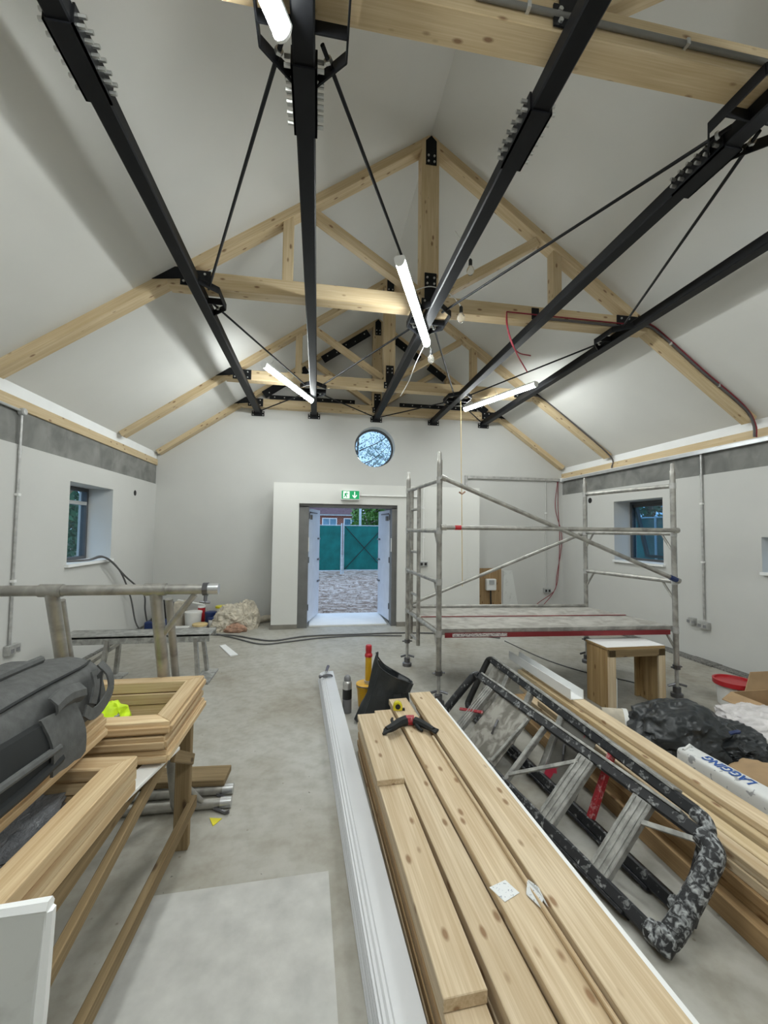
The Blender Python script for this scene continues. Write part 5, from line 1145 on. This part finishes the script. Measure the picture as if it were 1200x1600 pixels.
for (x0, x1, y), lab, c in zip(((-2.0, -0.8, 15.7), (-0.75, 0.93, 15.7), (0.98, 2.62, 15.9), (2.7, 4.4, 16.0)), FL, (0, 0, 1, 0)): fence_panel(x0, x1, y, lab, c)
def leaves(name, mat, parent, c, rad, n, s, seed, hollow=0.3):
    rnd = random.Random(seed); m = MB()
    for k in range(n):
        d = V((rnd.gauss(0, 1), rnd.gauss(0, 1), rnd.gauss(0, 1))).normalized(); r = hollow+(1-hollow)*rnd.random()**0.6
        p = V((c[0]+d.x*rad[0]*r, c[1]+d.y*rad[1]*r, c[2]+d.z*rad[2]*r)); p += V((noise.noise(p*0.9), noise.noise(p*0.9+V((7, 0, 0))), noise.noise(p*0.9+V((0, 7, 0)))))*0.35*rad[0]
        a = V((rnd.uniform(-1, 1), rnd.uniform(-1, 1), rnd.uniform(-1, 1))).normalized(); b = a.cross(V((rnd.uniform(-1, 1), rnd.uniform(-1, 1), rnd.uniform(-1, 1)))).normalized()
        sz = s*rnd.uniform(0.6, 1.3)
        m.add([p-a*sz, p-b*sz*0.5, p+a*sz, p+b*sz*0.5], [(0, 1, 2, 3)])
    return m.build(name, mat, parent)
def tree(x, y, h, rad, n, s, mat, lab, seed, zc=None, branches=10):
    rnd = random.Random(seed); t = thing('tree', (x, y, -0.05), lab, 'tree', 'trees in the yard'); zc = zc or h*0.68
    tr = MB().tube(smooth_path([(x, y, -0.1), (x+0.1, y, h*0.3), (x-0.1, y, h*0.6), (x, y, h*0.95)], 4), [0.16-0.011*i for i in range(13)], 8).build('trunk', 'bark', t, True)
    m = MB()
    for k in range(branches):
        z = h*(0.35+0.5*k/branches); a = rnd.uniform(0, 6.28); L = rad[0]*rnd.uniform(0.7, 1.1)
        m.tube(smooth_path([(x, y, z), (x+math.cos(a)*L*0.5, y+math.sin(a)*L*0.5, z+0.25*L), (x+math.cos(a)*L, y+math.sin(a)*L, z+0.7*L)], 3), [0.034, 0.03, 0.026, 0.021, 0.017, 0.012, 0.006], 5)
        m.tube([(x+math.cos(a)*L*0.5, y+math.sin(a)*L*0.5, z+0.25*L), (x+math.cos(a+0.7)*L*0.9, y+math.sin(a+0.7)*L*0.9, z+0.5*L)], [0.02, 0.006], 5)
    m.build('branches', 'bark', t, True)
    leaves('crown', mat, t, (x, y, zc), rad, n, s, seed)
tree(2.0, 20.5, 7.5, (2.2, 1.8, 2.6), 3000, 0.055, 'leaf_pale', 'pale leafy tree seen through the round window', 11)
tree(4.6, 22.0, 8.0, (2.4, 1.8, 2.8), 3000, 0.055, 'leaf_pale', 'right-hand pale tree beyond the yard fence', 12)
tree(2.4, 18.5, 4.0, (1.0, 0.8, 1.2), 2600, 0.09, 'leaf', 'green bushy tree just over the fence right of the house', 13, 2.5)
tree(3.7, 19.0, 4.4, (1.0, 0.8, 1.5), 2600, 0.09, 'leaf', 'second green bushy tree over the fence', 14, 2.6)
tree(-5.6, 9.0, 3.6, (1.1, 1.6, 1.5), 4200, 0.07, 'leaf_dark', 'dark green shrub tree outside the left window', 15, 1.7)
tree(-5.3, 11.3, 3.8, (1.1, 1.5, 1.6), 4200, 0.07, 'leaf_dark', 'second dark green shrub tree outside the left window', 16, 1.9)
tree(8.4, 9.2, 4.0, (1.0, 1.6, 1.6), 3000, 0.08, 'leaf_dark', 'dark tree outside the right window', 17, 2.3)
# pole, house
o = MB().tube([(1.75, 17.0, -0.05), (1.75, 17.0, 3.6)], 0.05, 8).build('pale_pole', 'fence_white', None, True); tag(o, 'pale upright pole beyond the fence', 'pole')
hs = thing('brick_house', (-1.2, 30, -0.05), 'brick house with dark plum tiled roof beyond the fence', 'house')
MB().box((-6.5, 28, -0.05), (2.35, 36, 2.75)).build('wall', 'brick', hs)
MB().prism([(-6.9, 27.6, 2.7), (-6.9, 36.4, 2.7), (-6.9, 32, 5.6)], (9.6, 0, 0)).build('roof', 'roof_tile', hs)
MB().box((-6.7, 27.7, 2.60), (2.6, 27.95, 2.72)).build('gutter', 'fence_white', hs)
for x in (0.3, 1.75, -1.6, -3.6):
    f = MB().box((x, 27.93, 1.35), (x+1.0, 28.0, 2.45)).build('window', 'bright_white', hs); 
    for a, b in ((0.07, 0.47), (0.53, 0.93)): MB().box((x+a, 27.90, 1.42), (x+b, 27.93, 2.38)).build('pane', 'tinted_glass', f)
# strut outside left window, side fence and wall outside the right window
t = thing('timber_prop', (-4.2, 7.0, 0), 'grey diagonal timber props outside the left window', 'prop')
plank('prop', (-4.1, 6.2, 1.30), (-4.1, 8.6, 2.9), 0.05, 0.09, 'old_timber', t); plank('rail', (-4.1, 5.8, 2.02), (-4.1, 9.5, 2.02), 0.05, 0.06, 'fence_white', t); plank('post', (-4.1, 5.9, -0.05), (-4.1, 5.9, 2.9), 0.08, 0.08, 'old_timber', t, (1, 0, 0))
t = thing('fence_panel', (7.4, 8, -0.05), 'green netted fence outside the right window', 'fence')
MB().box((7.4, 3.0, 0.05), (7.41, 13.0, 1.95)).build('netting', 'netting', t)
for y in (3.0, 5.5, 8.0, 10.5, 13.0): MB().tube([(7.38, y, -0.05), (7.38, y, 2.0)], 0.025, 8).build('post', 'fence_white', t, True)
MB().tube([(7.38, 3.0, 1.97), (7.38, 13.0, 1.97)], 0.018, 6).build('rail', 'fence_white', t, True)

# dust and chips on the floor
m = MB(); rnd = random.Random(9)
for k in range(420):
    y = 1.0 + 5.9*rnd.random(); x = rnd.uniform(-2.6, 4.6); sz = rnd.uniform(0.002, 0.008)
    if 0.0 < x < 2.2 and y < 4.6: continue
    q = [V((rnd.uniform(-1, 1), rnd.uniform(-1, 1), 0))*sz + V((x, y, 0.0005)) for _ in range(3)] + [V((x, y, 0.0005+sz*0.5))]
    m.add(q, [(0, 1, 3), (1, 2, 3), (2, 0, 3)])
o = m.build('floor_debris', 'grit'); tag(o, 'tiny scattered chips and dirt on the concrete floor', 'debris', kind='stuff')
